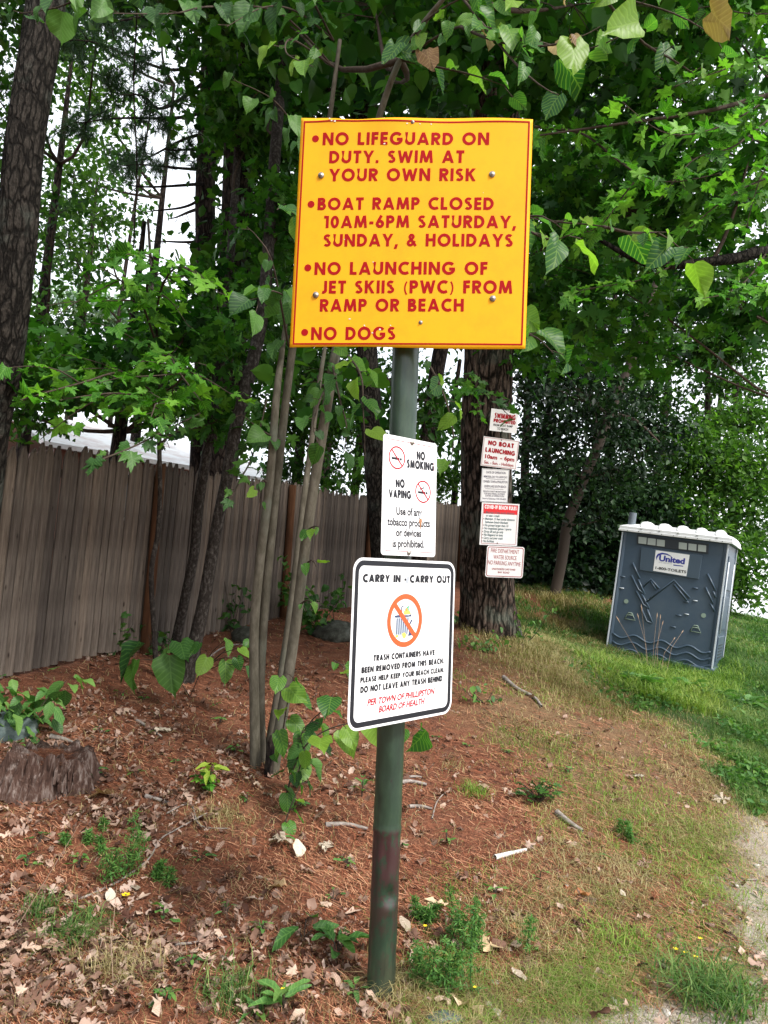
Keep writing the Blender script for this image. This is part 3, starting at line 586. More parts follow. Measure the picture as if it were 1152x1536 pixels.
def yel_sheet():
    nx, nz = 60, 60; us = np.linspace(-1, 1, nx); vs_ = np.linspace(-1, 1, nz); U2, V2 = np.meshgrid(us, vs_); U2, V2 = ybil(U2, V2)
    V2 = V2 + (V2 > .44)*(-.006*np.exp(-((U2+.26)/.12)**2) + .003*np.sin(U2*9)) - (V2 < -.44)*.004*np.sin(U2*6)
    y = warp(U2, V2); a = np.column_stack([U2.ravel(), y.ravel(), V2.ravel()]); b = a+np.array([0, .003, 0]); i = np.arange(nz-1)[:, None]; j = np.arange(nx-1)[None]
    F1 = np.stack([i*nx+j, i*nx+j+1, (i+1)*nx+j+1, (i+1)*nx+j], -1).reshape(-1, 4); n = nx*nz
    ed = [k for k in range(nx)]+[k*nx+nx-1 for k in range(1, nz)]+[(nz-1)*nx+k for k in range(nx-2, -1, -1)]+[k*nx for k in range(nz-2, 0, -1)]
    F3 = np.array([(ed[k], n+ed[k], n+ed[(k+1) % len(ed)], ed[(k+1) % len(ed)]) for k in range(len(ed))])
    return mesh_np('panel', np.concatenate([a, b]), [F1, F1[:, ::-1]+n, F3], M_yel, smooth=False)
mkobj('panel', yel_sheet(), YEL.t)
LINES = [('NO LIFEGUARD ON', 484.2, 733.2, 218.3, 199.9), ('DUTY. SWIM AT', 494, 696, 245.4, 227), ('YOUR OWN RISK', 494, 713.4, 272.5, 253.8), ('BOAT RAMP CLOSED', 476.6, 740.1, 315.4, 297.2),
 ('10AM-6PM SATURDAY,', 486, 773.5, 342.6, 324.2), ('SUNDAY, & HOLIDAYS', 485.3, 769, 370.4, 351.7), ('NO LAUNCHING OF', 472, 731, 412.6, 393.7), ('JET SKIIS (PWC) FROM', 481.8, 768, 440.7, 421.5), ('RAMP OR BEACH', 480, 695.3, 467.8, 449), ('NO DOGS', 466.9, 593, 510.2, 491)]
mb = MB(); SP = .17
for txt, x0, x1, yb, yt in LINES:
    a = np.array(YEL.uv(x0, yb)); b = np.array(YEL.uv(x1, yb)); t_ = np.array(YEL.uv((x0+x1)/2, yt)); d = (b-a)/np.linalg.norm(b-a); p = np.array([-d[1], d[0]]); h = abs((t_-a)@p)
    wid = sum(GL[c_][0] for c_ in txt); ls = SP; tot = wid+ls*(len(txt)-1); sx = np.linalg.norm(b-a)/tot; x = 0
    for c_ in txt:
        x += stroke_glyph(mb, c_, x, lambda X, Y, a=a, d=d, p=p, sx=sx, h=h: tuple(a+d*X*sx+p*Y*h), -.0012)+ls
for bx, by in ((473.5, 208.6), (466.8, 306.8), (462, 402), (457.3, 498.8)):
    u, v = YEL.uv(bx, by); n = 20; mb.poly([(u, -.0012, v)]+[(u+.0142*math.cos(2*PI*i/n), -.0012, v+.0142*math.sin(2*PI*i/n)) for i in range(n)], [(0, 1+i, 1+(i+1) % n) for i in range(n)])
mb.v = [(x, y+float(warp(np.array(x), np.array(z))), z) for x, y, z in mb.v]
mb.build('lettering', M_red, YEL.t)
mb = MB()
for k in range(48):
    a0, a1 = -1+2*k/48, -1+2*(k+1)/48
    for side in range(4):
        q4 = []
        for aa, oo in ((a0, .0115), (a0, .018), (a1, .018), (a1, .0115)):
            uu, vv = ((aa, 1), (1, -aa), (-aa, -1), (-1, aa))[side]; q4.append(ybil(uu, vv, oo))
        mb.poly([(float(u), float(warp(u, v))-.0011, float(v)) for u, v in q4], [(0, 1, 2, 3)])
mb.build('border_line', M_red, YEL.t)
for q in ((482, 264), (738, 262.5), (474, 443), (739, 448.5)): dome_bolt(YEL, *q, .009).location.y = -.004
for q in ((619, 184.5), (631, 484.5)): dome_bolt(YEL, *q, .006).location.y = -.004
M_chip = mat('bare_metal_chip', (.62, .6, .52), .6)
mb = MB()
for px, py, r in ((577, 217, .005), (498, 183, .004), (503, 184, .006), (611, 187, .004), (647, 187, .004), (525, 479, .005), (547, 489, .004), (559, 500, .0035), (570, 495, .005), (560, 394, .003), (517, 360, .002), (725, 290, .002), (586, 489, .003), (495, 180, .004), (630, 187, .003)):
    u, v = YEL.uv(px, py); n = 7; w_ = float(warp(np.array(u), np.array(v))); mb.poly([(u, w_-.0016, v)]+[(u+r*random.uniform(.5, 1.2)*math.cos(2*PI*i/n), w_-.0016, v+r*random.uniform(.4, 1.1)*math.sin(2*PI*i/n)) for i in range(n)], [(0, 1+i, 1+(i+1) % n) for i in range(n)])
mb.build('paint_chips', M_chip, YEL.t)
# ---- smoking sign
SM = Sign('no_smoking_sign', 'small white sign with two red prohibition circles, between two larger signs on the post', 'sign', (.097, 2.853, 1.965), 43.4, -1.6, -2.3, .299, .457)
MB().slab(rrect(.299, .457, .014), 0, .0018).build('panel', M_white, SM.t)
mb = MB(); mb.poly(*band(rrect(.268, .426, .012), rrect(.2635, .4215, .010), -.0006)); mb.build('border_line', M_dred, SM.t)
SM.caps([('NO', 625.4, 689.2, 637.4, 690.5, 12.3), ('SMOKING', 610.5, 701.2, 650.8, 706.6, 12), ('NO', 594, 731, 607, 731.4, 12), ('VAPING', 583.4, 746, 616.5, 748.4, 12)], M_black, -.0006, 'bold_lettering')
SM.print([('Use of any', 594.5, 771.8, 633, 774.3, 11, .03), ('tobacco products', 581, 787.6, 645, 790.7, 11, .03), ('or devices', 594, 804, 632, 805.3, 11, .03), ('is prohibited.', 588.8, 820.5, 636.2, 821.5, 11, .03)], M_black, -.0006)
for cx_, cy_ in ((595.4, 686.5), (634.5, 737.6)):
    u, v = SM.uv(cx_, cy_); mb = MB(); r = .0445; mb.poly(*ring(u, v, r, r-.0055, -.0009)); mb.poly(*bar2(u-r*.68, v+r*.68, u+r*.68, v-r*.68, .0055, -.00085)); mb.build('prohibition_circle', M_dred, SM.t)
    mb = MB(); mb.poly(*bar2(u-.029, v-.004, u+.013, v-.004, .009, -.0006)); mb.poly(*bar2(u+.016, v-.004, u+.026, v-.004, .009, -.0006))
    if cy_ < 700:
        for k in range(2): mb.poly(*bar2(u+.006+k*.012, v+.006, u+.004+k*.012, v+.016, .002, -.0006)); mb.poly(*bar2(u+.004+k*.012, v+.016, u+.010+k*.012, v+.026, .002, -.00062)); 
    else:
        mb.poly(*bar2(u-.02, v+.008, u+.006, v+.016, .004, -.0006)); mb.poly(*bar2(u+.006, v+.014, u+.002, v+.024, .003, -.00062))
    mb.build('cigarette_symbol', M_black, SM.t)
dome_bolt(SM, 617.8, 664, .007); dome_bolt(SM, 612.8, 829, .007)
M_rust = mat('rusty_scrape', (.32, .15, .07), .8); u, v = SM.uv(630.5, 783)
mb = MB(); mb.poly([(u-.006, -.0014, v+.012), (u+.005, -.0014, v+.014), (u+.009, -.0014, v+.004), (u+.004, -.0014, v-.008), (u+.002, -.0014, v-.03), (u-.001, -.0014, v-.03), (u-.003, -.0014, v-.010), (u-.009, -.0014, v+.002)], [tuple(range(7, -1, -1))]); mb.build('scrape', M_rust, SM.t)
mb = MB(); mb.poly([(u-.004, -.0011, v+.035), (u+.002, -.0011, v+.035), (u-.002, -.0011, v+.016), (u-.01, -.0011, v+.014)], [(3, 2, 1, 0)]); mb.build('scratch', M_grey, SM.t)
# ---- carry in carry out sign
CA = Sign('carry_out_sign', 'white sign with thick black border and a crossed-out trash can, lowest on the green post', 'sign', (.118, 2.871, 1.414), 46.8, -1., -1.8, .596, .617)
MB().slab(rrect(.596, .617, .05, 8), 0, .0022).build('panel', M_white, CA.t)
mb = MB(); mb.poly(*band(rrect(.577, .598, .042, 8), rrect(.539, .560, .026, 8), -.0006)); mb.build('border_band', M_black, CA.t)
CA.caps([('CARRY IN - CARRY OUT', 544.6, 873, 674.7, 874.4, 11), ('TRASH CONTAINERS HAVE', 560.4, 991.7, 651.8, 982.4, 8.4), ('BEEN REMOVED FROM THIS BEACH.', 542.3, 1010, 665.7, 995, 8.4),
  ('PLEASE HELP KEEP YOUR BEACH CLEAN.', 540.7, 1024.5, 665.7, 1008.2, 7.6), ('DO NOT LEAVE ANY TRASH BEHIND.', 540.7, 1039.7, 665, 1021.4, 8.8)], M_black, -.0006)
CA.print([('PER TOWN OF PHILLIPSTON', 551, 1058.5, 650.8, 1040.5, 8.6, .035, .22), ('BOARD OF HEALTH', 567.8, 1068.8, 636, 1055.6, 8.6, .035, .22)], M_dred, -.0006, 'red_lettering')
u, v = CA.uv(607.3, 930.5); r = .1015
mb = MB(); mb.poly(*ring(u, v, r, r-.0195, -.0016, 48)); mb.poly(*bar2(u-r*.64, v+r*.64, u+r*.66, v-r*.66, .019, -.0015)); mb.build('prohibition_circle', M_orange, CA.t)
M_can = mat('can_print', (.36, .41, .48), .5); M_can2 = mat('can_shade_print', (.04, .06, .12), .5); M_g1 = mat('green_print', (.1, .35, .2), .5); M_y1 = mat('yellow_print', (.75, .6, .1), .5); M_o1 = mat('orange_print', (.75, .3, .06), .5)
def pol(pts, y): return [(u+a, y, v+b) for a, b in pts], [tuple(range(len(pts)))]
mb = MB(); mb.poly(*pol([(-.052, -.055), (.018, -.058), (.024, .012), (-.05, .014)], -.0006)); mb.build('trash_can_picture', M_can, CA.t)
mb = MB()
for k in range(6): mb.poly(*bar2(u-.046+k*.012, v-.052, u-.045+k*.0125, v+.008, .0045, -.0008))
mb.poly(*pol([(-.058, .012), (.036, .014), (.038, .024), (.02, .019), (-.03, .022), (-.06, .019)], -.0009)); mb.poly(*bar2(u-.018, v+.02, u-.022, v+.05, .005, -.0008)); mb.poly(*bar2(u-.022, v+.05, u-.01, v+.056, .005, -.00083)); mb.poly(*pol([(.02, -.06), (.05, -.058), (.04, -.045), (.03, -.02), (.045, .0), (.036, .002), (.022, -.02), (.026, -.045)], -.0010))
mb.build('can_outline_picture', M_can2, CA.t)
mb = MB(); mb.poly(*pol([(-.008, .024), (.0, .046), (.012, .052), (.022, .06), (.02, .042), (.03, .03)], -.0007)); mb.build('green_rubbish_picture', M_g1, CA.t)
mb = MB(); mb.poly(*pol([(-.006, .022), (-.01, .034), (.004, .04), (.028, .034), (.034, .024)], -.00085)); mb.poly(*pol([(-.01, -.066), (-.016, -.05), (.0, -.046), (.012, -.056), (.004, -.068)], -.00085)); mb.poly(*pol([(-.05, -.064), (-.052, -.054), (-.036, -.054), (-.034, -.062)], -.00085)); mb.build('yellow_rubbish_picture', M_y1, CA.t)
mb = MB(); mb.poly(*pol([(.0, .034), (.004, .046), (.014, .044), (.012, .034)], -.00095)); mb.poly(*pol([(-.018, .062), (-.014, .067), (-.01, .063)], -.00095)); mb.poly(*pol([(.036, .05), (.042, .052), (.04, .046)], -.00095)); mb.build('orange_rubbish_picture', M_o1, CA.t)
mb = MB(); u2, v2 = CA.uv(611.5, 869); mb.poly([(u2-.014, -.0014, v2-.013), (u2+.006, -.0014, v2-.015), (u2+.008, -.0014, v2+.009), (u2-.002, -.0014, v2+.017)], [(0, 1, 2, 3)]); mb.build('scrape', M_grey, CA.t)
# brackets between pole and signs
for S_, zz in ((SM, .16), (SM, -.16), (CA, .2), (CA, -.2)):
    mb = MB(); p0 = S_.c+S_.Rn@np.array([0, .003, zz]); tpar = (p0[2]-pb[2])/pdir[2]; p1 = pb+pdir*tpar; q0 = S_.Rn.T@(p0-S_.c); q1 = S_.Rn.T@(p1-S_.c); mb.tube([tuple(q0), tuple(q1)], .006, 8); mb.build('bolt_shank', M_bolt, S_.t)
for zz in (-.25, .25):
    mb = MB(); mb.box((-.41, .002, zz-.02), (.41, .007, zz+.02)); mb.build('back_strap', M_bolt, YEL.t)
# ---- signs on the tree
TS = [('t1', (1.395, 8.959, 3.658), 14, 6.1, -.2, .359, .271), ('t2', (1.374, 8.994, 3.262), 14, 5.9, .7, .471, .361), ('t3', (1.338, 9.029, 2.86), 14, 7, -2.8, .359, .407), ('t4', (1.426, 9.05, 2.39), 14, 7, -2.5, .494, .52), ('t5', (1.525, 9.09, 1.935), 14, 6.4, -2., .495, .386)]
a = Sign('prohibition_sign', 'small white sign half hidden by leaves, topmost of the signs on the tree', 'sign', *TS[0][1:])
MB().slab(rrect(.359, .271, 0), 0, .002).build('panel', M_white, a.t); 
a.caps([('SWIMMING', 742, 626.5, 773, 630.5, 7.5), ('PROHIBITED', 740.5, 633, 773, 637, 5.2)], M_dred, -.002, 'red_lettering'); a.print([('FROM BOAT RAMP', 740, 638.6, 769, 641.5, 3.2, .02), ('TO BEACH', 745.8, 644.6, 762, 646, 3.4, .02)], M_black, -.002); dome_bolt(a, 753, 647, .006); dome_bolt(a, 757, 617.5, .006)
b_ = Sign('boat_launching_sign', 'white sign with red words NO BOAT LAUNCHING 10am 6pm on the tree trunk', 'sign', *TS[1][1:])
MB().slab(rrect(.471, .361, 0), 0, .002).build('panel', M_white, b_.t); mb = MB(); mb.poly(*band(rrect(.455, .345, 0), rrect(.447, .337, 0), -.002)); mb.build('border_line', M_dred, b_.t)
b_.caps([('NO BOAT', 732.3, 667, 770.3, 672.3, 6.6), ('LAUNCHING', 728, 677.3, 772, 683.8, 6.6)], M_dred, -.002, 'bold_lettering')
b_.print([('10am', 727.3, 686.8, 745.6, 689.3, 5.6, .04), ('6pm', 756, 690.2, 771.2, 692.4, 5.6, .04), ('-', 750, 689.5, 753, 690, 5.6, .03), ('Sat. - Sun. - Holidays', 726, 694.8, 770, 700.3, 4.3, .02)], M_dred, -.002); dome_bolt(b_, 752.3, 660.3, .006)
c_ = Sign('operation_dates_sign', 'white sign crowded with small grey print between two red lettered signs on the tree', 'sign', *TS[2][1:])
MB().slab(rrect(.359, .407, 0), 0, .002).build('panel', M_white, c_.t); M_pgrey = mat('purple_grey_print', (.10, .09, .14), .5)
c_.print([('DATE OF OPERATION', 729.5, 709.8, 758.5, 711.2, 3.2, .01), ('MEMORIAL DAY TO LABOR DAY', 725.8, 716, 761, 717.6, 3., .01), ('OWNER: TOWN of PHILLIPSTON', 725.2, 723.7, 761, 725, 3.4, .01), ('QUEEN LAKE SOUTH BEACH', 726.3, 730.7, 759, 732, 3.4, .01), ('BEACH IS NOT MONITORED', 725, 737.8, 759, 739.2, 2.4, .01), ('FOR BACTERIAL OUTSIDE', 726.5, 741.3, 757, 742.6, 2.4, .01), ('DATES of OPERATION', 728, 744.6, 756, 745.7, 2.4, .01), ('Board of Selectmen 978-249-6828', 723.8, 748.6, 758.7, 750, 2.4, .01)], M_pgrey, -.002)
mb = MB()
for x0, y0, x1, y1 in ((729, 717.8, 757.5, 719.5), (728, 732.8, 755, 734.2)):
    p, q = c_.uv(x0, y0), c_.uv(x1, y1); mb.poly(*bar2(*p, *q, .004, -.002))
mb.poly(*band(rrect(.347, .395, 0), rrect(.342, .390, 0), -.002)); mb.build('rule_line', M_pgrey, c_.t)
d_ = Sign('beach_rules_sign', 'white list of rules with a red COVID-19 header band on the tree', 'sign', *TS[3][1:])
MB().slab(rrect(.494, .52, 0), 0, .002).build('panel', M_white, d_.t); mb = MB(); mb.poly(*band(rrect(.455, .485, 0), rrect(.447, .477, 0), -.002)); mb.build('border_line', M_dred, d_.t)
M_hdr = mat('red_header_print', (.72, .02, .03), .4); mb = MB(); mb.poly([(-.218, -.0016, .125), (.222, -.0016, .125), (.222, -.0016, .236), (-.218, -.0016, .236)], [(0, 1, 2, 3)]); mb.build('header_band', M_hdr, d_.t)
d_.caps([('COVID-19 BEACH RULES', 727.2, 762.6, 774.6, 765.5, 5.4)], M_white, -.0022, 'white_lettering')
rl = ['Maintain 6 feet social distance', 'or wear a mask', 'Maintain 12 feet social distance', 'between beach blankets', 'No groups larger than 10', 'No organized games / sports', 'Drop off and go only', 'No lifeguard on duty', 'Carry out your trash', 'No facilities']
xe = [771.5, 749.5, 771.8, 762, 762.5, 767, 755, 754.5, 754, 741]; it = []
for k, t_ in enumerate(rl):
    yb = 769.9+k*4.78; x0 = 728.8-k*.42+(0 if k in (0, 2, 4, 5, 6, 7, 8, 9) else .6); it.append((t_, x0, yb, xe[k], yb+(xe[k]-x0)*.045, 3.3, .015))
d_.print(it, mat('teal_print', (.05, .12, .14), .5), -.002)
mb = MB()
for k in (0, 2, 4, 5, 6, 7, 8, 9):
    p = d_.uv(726.6-k*.42, 768.4+k*4.78); mb.poly([(p[0]+.006*math.cos(q), -.002, p[1]+.006*math.sin(q)) for q in [i*PI/4 for i in range(8)]], [tuple(range(8))])
mb.build('bullet_dots', M_black, d_.t); dome_bolt(d_, 746, 814.5, .006)
e_ = Sign('fire_department_sign', 'white round-cornered sign with thin red lettering about a water source, lowest on the tree', 'sign', *TS[4][1:])
MB().slab(rrect(.495, .386, .03), 0, .002).build('panel', M_white, e_.t); mb = MB(); mb.poly(*band(rrect(.472, .363, .026), rrect(.457, .348, .020), -.002)); mb.build('border_line', M_dred, e_.t)
e_.print([('FIRE DEPARTMENT', 736.3, 828.3, 778.4, 831.4, 6, -.005), ('WATER SOURCE', 740, 838.2, 774.6, 840.2, 6, -.005), ('NO PARKING ANYTIME', 732, 846.2, 780.6, 849.6, 6, -.005), ('UNAUTHORIZED CARS TOWED', 738, 854.4, 773, 856, 2.6, .01), ('BAY ROAD', 747, 859.6, 764, 860.4, 2.6, .01)], M_dred, -.002)
dome_bolt(e_, 755, 865, .005)

# ================================================================== PORTABLE TOILET
TO = Sign('portable_toilet', 'dark grey-blue portable toilet with a white ribbed roof tilting on the grass', 'toilet', (4.655, 12.049, 1.613), -30.9, -.1, 5.4, 1.659, 2.035)
def z4(x, y): return TO.uv(880+x/4.235, 740+y/4.235)
M_tub = paint('blue_grey_plastic', (.048, .078, .118), .42, (.09, .12, .15), .6, 3); M_tub2 = mat('dark_trim_plastic', (.028, .035, .045), .5); M_rf = paint('white_roof_plastic', (.72, .74, .76), .45, (.45, .47, .45), .4, 4); M_pane = mat('translucent_vent_pane', (.42, .46, .44), .6); M_strip = mat('light_edge_strip', (.55, .6, .66), .35); M_green = mat('pale_green_plastic', (.25, .33, .27), .6)
W2, Hh, DP = 1.659/2, 2.035/2, 1.25; zb, zt = -Hh, Hh
def prism_xy(mb, outline, z0, z1):
    n = len(outline); mb.poly([(x, y, z0) for x, y in outline]+[(x, y, z1) for x, y in outline], [tuple(range(n-1, -1, -1)), tuple(range(n, 2*n))]+[(i, (i+1) % n, n+(i+1) % n, n+i) for i in range(n)])
mb = MB(); mb.box((-W2+.06, .012, zb+.05), (W2-.06, .05, zt)); mb.build('front_panel', M_tub, TO.t)
mb = MB(); mb.box((W2-.05, .06, zb+.05), (W2-.012, DP-.06, zt)); mb.build('side_panel', M_tub, TO.t)
mb = MB(); mb.box((-W2+.012, .06, zb+.05), (-W2+.05, DP-.06, zt)); mb.build('side_panel', M_tub, TO.t)
mb = MB(); mb.box((-W2+.06, DP-.05, zb+.05), (W2-.06, DP-.012, zt)); mb.build('back_panel', M_tub, TO.t)
for sx in (-1, 1):
    for yy in (0, DP):
        o_ = []
        for i in range(10): a = 2*PI*i/10+PI/10; o_.append((sx*(W2-.045)+.05*math.cos(a), (yy+.045 if yy == 0 else yy-.045)+.05*math.sin(a)))
        mb = MB(); prism_xy(mb, o_, zb, zt+.001); mb.build('corner_post', M_tub, TO.t, False)
for sx in (-1, 1):
    mb = MB(); mb.box((sx*(W2-.012)-.012, -.018, zb+.02), (sx*(W2-.012)+.012, -.003, zt-.02)); mb.build('lit_edge_strip', M_strip, TO.t, bevel=.003)  # pale corner strip, its colour carries the brightly lit edge
mb = MB(); mb.box((W2+.002, DP-.07, zb+.02), (W2+.012, DP-.045, zt-.02)); mb.build('lit_edge_strip', M_strip, TO.t)
mb = MB(); mb.box((-W2-.02, -.03, zb-.06), (W2+.02, DP+.03, zb+.06)); mb.build('base', M_tub, TO.t, bevel=.02)
for k in (-.5, 0, .5):
    mb = MB(); mb.box((k-.06, -.05, zb-.14), (k+.06, DP+.05, zb-.05)); mb.build('skid', M_tub2, TO.t, bevel=.01)
# roof: rounded deck with a drip band, hipped ends and five ribs
def roof():
    mb = MB(); w, d0, d1 = W2+.04, -.05, DP+.05
    prof = [(d0, 0), (d0, .075), (d0+.03, .10), (d0+.16, .145), (d0+.42, .175), (DP/2, .185), (d1-.42, .175), (d1-.16, .145), (d1-.03, .10), (d1, .075), (d1, 0)]
    xs = [-w, -w+.01, -w+.05, -w+.14, -w+.32, 0, w-.32, w-.14, w-.05, w-.01, w]; sc = [0, .35, .55, .8, 1, 1, 1, .8, .55, .35, 0]
    b = len(mb.v); V = []
    for x, s_ in zip(xs, sc):
        for y, z in prof: V.append((x, y, zt+.004+(min(z, .075) + max(z-.075, 0)*s_ if True else z)))
    n = len(prof); F = [(i*n+j, i*n+j+1, (i+1)*n+j+1, (i+1)*n+j) for i in range(len(xs)-1) for j in range(n-1)]
    F += [tuple(range(n-1, -1, -1)), tuple((len(xs)-1)*n+k for k in range(n))]; mb.poly(V, F); F2 = [(i*n, (i+1)*n, (i+1)*n+n-1, i*n+n-1) for i in range(len(xs)-1)]; mb.poly([V[k] for k in range(len(V))], F2)
    return mb
rf = roof().build('roof', M_rf, TO.t, True)
em = rf.modifiers.new('e', 'EDGE_SPLIT'); em.split_angle = math.radians(40)
for k in range(5):
    x = -.52+k*.29; mb = MB(); pts = [(x, -.035, zt+.04), (x, .0, zt+.095), (x, .11, zt+.148), (x, .4, zt+.178), (x, DP/2, zt+.188), (x, DP-.4, zt+.178), (x, DP-.1, zt+.148), (x, DP+.03, zt+.07)]
    mb.tube(pts, [.03, .045, .05, .052, .052, .052, .05, .04], 14); mb.build('rib', M_rf, rf, True)
mb = MB(); mb.box((-W2-.052, -.062, zt-.005), (W2+.052, -.046, zt+.03)); mb.box((W2+.042, -.045, zt-.005), (W2+.055, DP+.06, zt+.03)); mb.build('drip_edge', M_rf, rf, bevel=.004)
for k in range(9):
    x = -W2+.1+k*(1.46/8); mb = MB(); mb.tube([(x, -.066, zt+.013), (x, -.06, zt+.013)], .007, 8); mb.build('rivet', M_tub2, rf)
mb = MB(); mb.tube([(-W2+.11, .12, zt+.1), (-W2+.11, .12, zt+.33)], .062, 16, False); mb.tube([(-W2+.11, .12, zt+.33), (-W2+.11, .12, zt+.331), (-W2+.11, .12, zt+.2)], [.062, .05, .05], 16, False); mb.build('vent_pipe', mat('grey_pipe', (.13, .16, .19), .5), TO.t, True)
def quad(pts4, y0, y1): return [z4(*p) for p in pts4]
# vent strip with six panes
vf = MB(); vf.slab([z4(*p) for p in ((320, 320), (772, 384), (776, 322), (322, 260))], -.012, .014); vf = vf.build('vent_frame', M_tub2, TO.t)
for k in range(3):
    for x0, y0 in ((329+k*58, 276+k*8), (585+k*61, 311+k*7.5)):
        mb = MB(); mb.slab([z4(*p) for p in ((x0, y0+42), (x0+51, y0+48), (x0+53, y0+6), (x0+2, y0))], -.016, -.009); mb.build('vent_pane', M_pane, vf, bevel=.004)
mb = MB()
mb.slab([z4(*p) for p in ((335, 488), (712, 546), (735, 396), (347, 344))], -.008, .013); sp_ = mb.build('sign_recess_panel', mat('recess_plastic', (.055, .085, .12), .4), TO.t, bevel=.005)
mb = MB(); mb.slab([z4(*p) for p in ((423, 492), (634, 527), (655, 391), (440, 361))], -.0115, -.0085); stk = mb.build('company_sticker', M_white, TO.t)
def z4t(t, x0, y0, x1, y1, cap, b=.02, sl=0): return (t, 880+x0/4.235, 740+y0/4.235, 880+x1/4.235, 740+y1/4.235, cap/4.235, b, sl)
M_navy = mat('navy_print', (.02, .03, .28), .4)
TO.print([z4t('United', 458, 427, 622, 449, 34, .045)], M_navy, -.013, 'company_lettering', stk); TO.print([z4t('1-800-TOILETS', 436, 480, 632, 508, 16, .03)], M_black, -.013, 'phone_lettering', stk); TO.print([z4t('SITE SERVICES', 458, 441, 540, 452, 8, .0)], M_grey, -.013, 'small_lettering', stk)
mb = MB(); arc = [z4(x, y) for x, y in ((445, 425), (441, 405), (452, 385), (480, 377), (512, 383), (537, 398), (545, 410), (530, 399), (508, 391), (482, 388), (460, 395), (450, 408))]
mb.poly([(a, -.013, b) for a, b in arc], [tuple(range(len(arc)))]); q = [z4(*p) for p in ((552, 452), (614, 461), (614, 466), (552, 459))]; mb.poly([(a, -.013, b) for a, b in q], [(0, 1, 2, 3)]); mb.build('swoosh_mark', M_navy, stk)
# moulded relief: firs, mountains, waves
def ridge(pts, r, name='moulded_ridge'):
    mb = MB(); mb.tube([(z4(*p)[0], .010, z4(*p)[1]) for p in pts], r, 8); return mb.build(name, M_tub, TO.t, True)
for pts in ([(290, 440), (337, 542)], [(284, 520), (328, 612), (368, 640)], [(326, 545), (366, 638)], [(315, 620), (358, 706), (397, 730)], [(350, 640), (396, 730)], [(340, 715), (380, 812), (415, 825)], [(383, 735), (416, 823)],
            [(362, 592), (408, 545), (460, 605)], [(408, 560), (440, 612)], [(378, 690), (555, 552), (655, 665)], [(556, 580), (640, 684)],
            [(768, 512), (820, 620)], [(755, 597), (803, 700)], [(803, 620), (818, 662)], [(785, 700), (813, 752)]): ridge(pts, .016, 'moulded_outline')
for i, (x, y) in enumerate(((690, 603), (632, 690), (585, 776), (550, 850), (228, 530))): ridge([(x-16, y-3), (x+16, y+2)], .012, 'moulded_mark')
for i, (x, y) in enumerate(((690, 682), (635, 768), (222, 602))):
    mb = MB(); mb.tube([(z4(x-14, y-2)[0], .006, z4(x-14, y-2)[1]), (z4(x+14, y+2)[0], .006, z4(x+14, y+2)[1])], .008, 6); mb.build('scuff_mark', M_strip, TO.t, True)
for k in range(4):
    pts = []
    for i in range(41):
        x = 163+i*(625/40); yy = 893+k*47+ (x-163)*.185+15*math.sin((x-163)/625*2*PI*3.6+.4*k-.4); 
        if k == 3 and x < 300: continue
        pts.append((x, yy))
    ridge(pts, .017, 'moulded_wave')
for x, y in ((250, 686), (742, 776)):
    u, v = z4(x, y); mb = MB(); mb.tube([(u, .013, v), (u, .006, v)], .036, 20); mb.build('round_plug', M_green, TO.t)
for x, y in ((275, 788), (692, 868)):
    mb = MB()
    for p in ([(-32, 8), (-20, -16), (18, -12), (34, 18), (-32, 8)], [(-18, -20), (-8, -30), (12, -27), (20, -12)], [(-14, -17), (12, -14)]): mb.tube([(z4(x+a, y+b)[0], .004, z4(x+a, y+b)[1]) for a, b in p], .007, 6)
    mb.build('moulded_hook', M_green, TO.t, True)
# side wall relief
for z0, z1 in ((zb+.15, zb+.55), (zb+.65, zb+1.2), (zb+1.3, zb+1.85)):
    mb = MB(); mb.box((W2-.013, .22, z0), (W2+.004, DP-.22, z1)); mb.build('side_relief', M_tub, TO.t, bevel=.008)
for k in range(5):
    mb = MB(); mb.box((W2+.003, .35, zb+.2+k*.05), (W2+.01, .85, zb+.22+k*.05)); mb.build('side_vent_slot', M_tub2, TO.t)
for y0 in (.18, 1.0):
    mb = MB(); mb.tube([(W2+.01, y0, zb+.6), (W2+.01, y0, zb+1.75)], .012, 8); mb.build('side_rib', M_strip, TO.t, True)
# ================================================================== HOUSE BEHIND THE FENCE
hp0 = at(85, 640, 15.5); hp1 = at(425, 640, 19.5); hw = np.linalg.norm((hp1-hp0)[:2]); ha = math.atan2(hp1[1]-hp0[1], hp1[0]-hp0[0]); hz = min(tz(*hp0[:2]), tz(*hp1[:2]))
HS = thing('low_house', 'low building with a rust-stained white metal roof glimpsed above the fence', 'house', (hp0[0], hp0[1], hz-.1), Matrix.Rotation(ha, 3, 'Z'))
htop = at(85, 666, 15.5)[2]-hz; msd = paint('brown_siding', (.22, .12, .09), .6, (.12, .08, .06), .3, 2); mroof = paint('white_metal_roof', (.8, .82, .84), .45, (.3, .13, .08), .9, 1.1)
mb = MB(); mb.box((0, 0, -.5), (hw, 6, htop)); hw_ = mb.build('wall', msd, HS)
for k in range(int(htop/.13)):
    mb = MB(); mb.poly([(0, -.004, k*.13), (hw, -.004, k*.13), (hw, -.018, k*.13), (0, -.018, k*.13), (0, -.004, k*.13+.128), (hw, -.004, k*.13+.128)], [(0, 3, 2, 1), (3, 2, 5, 4)][::1]); mb.build('siding_board', msd, hw_)
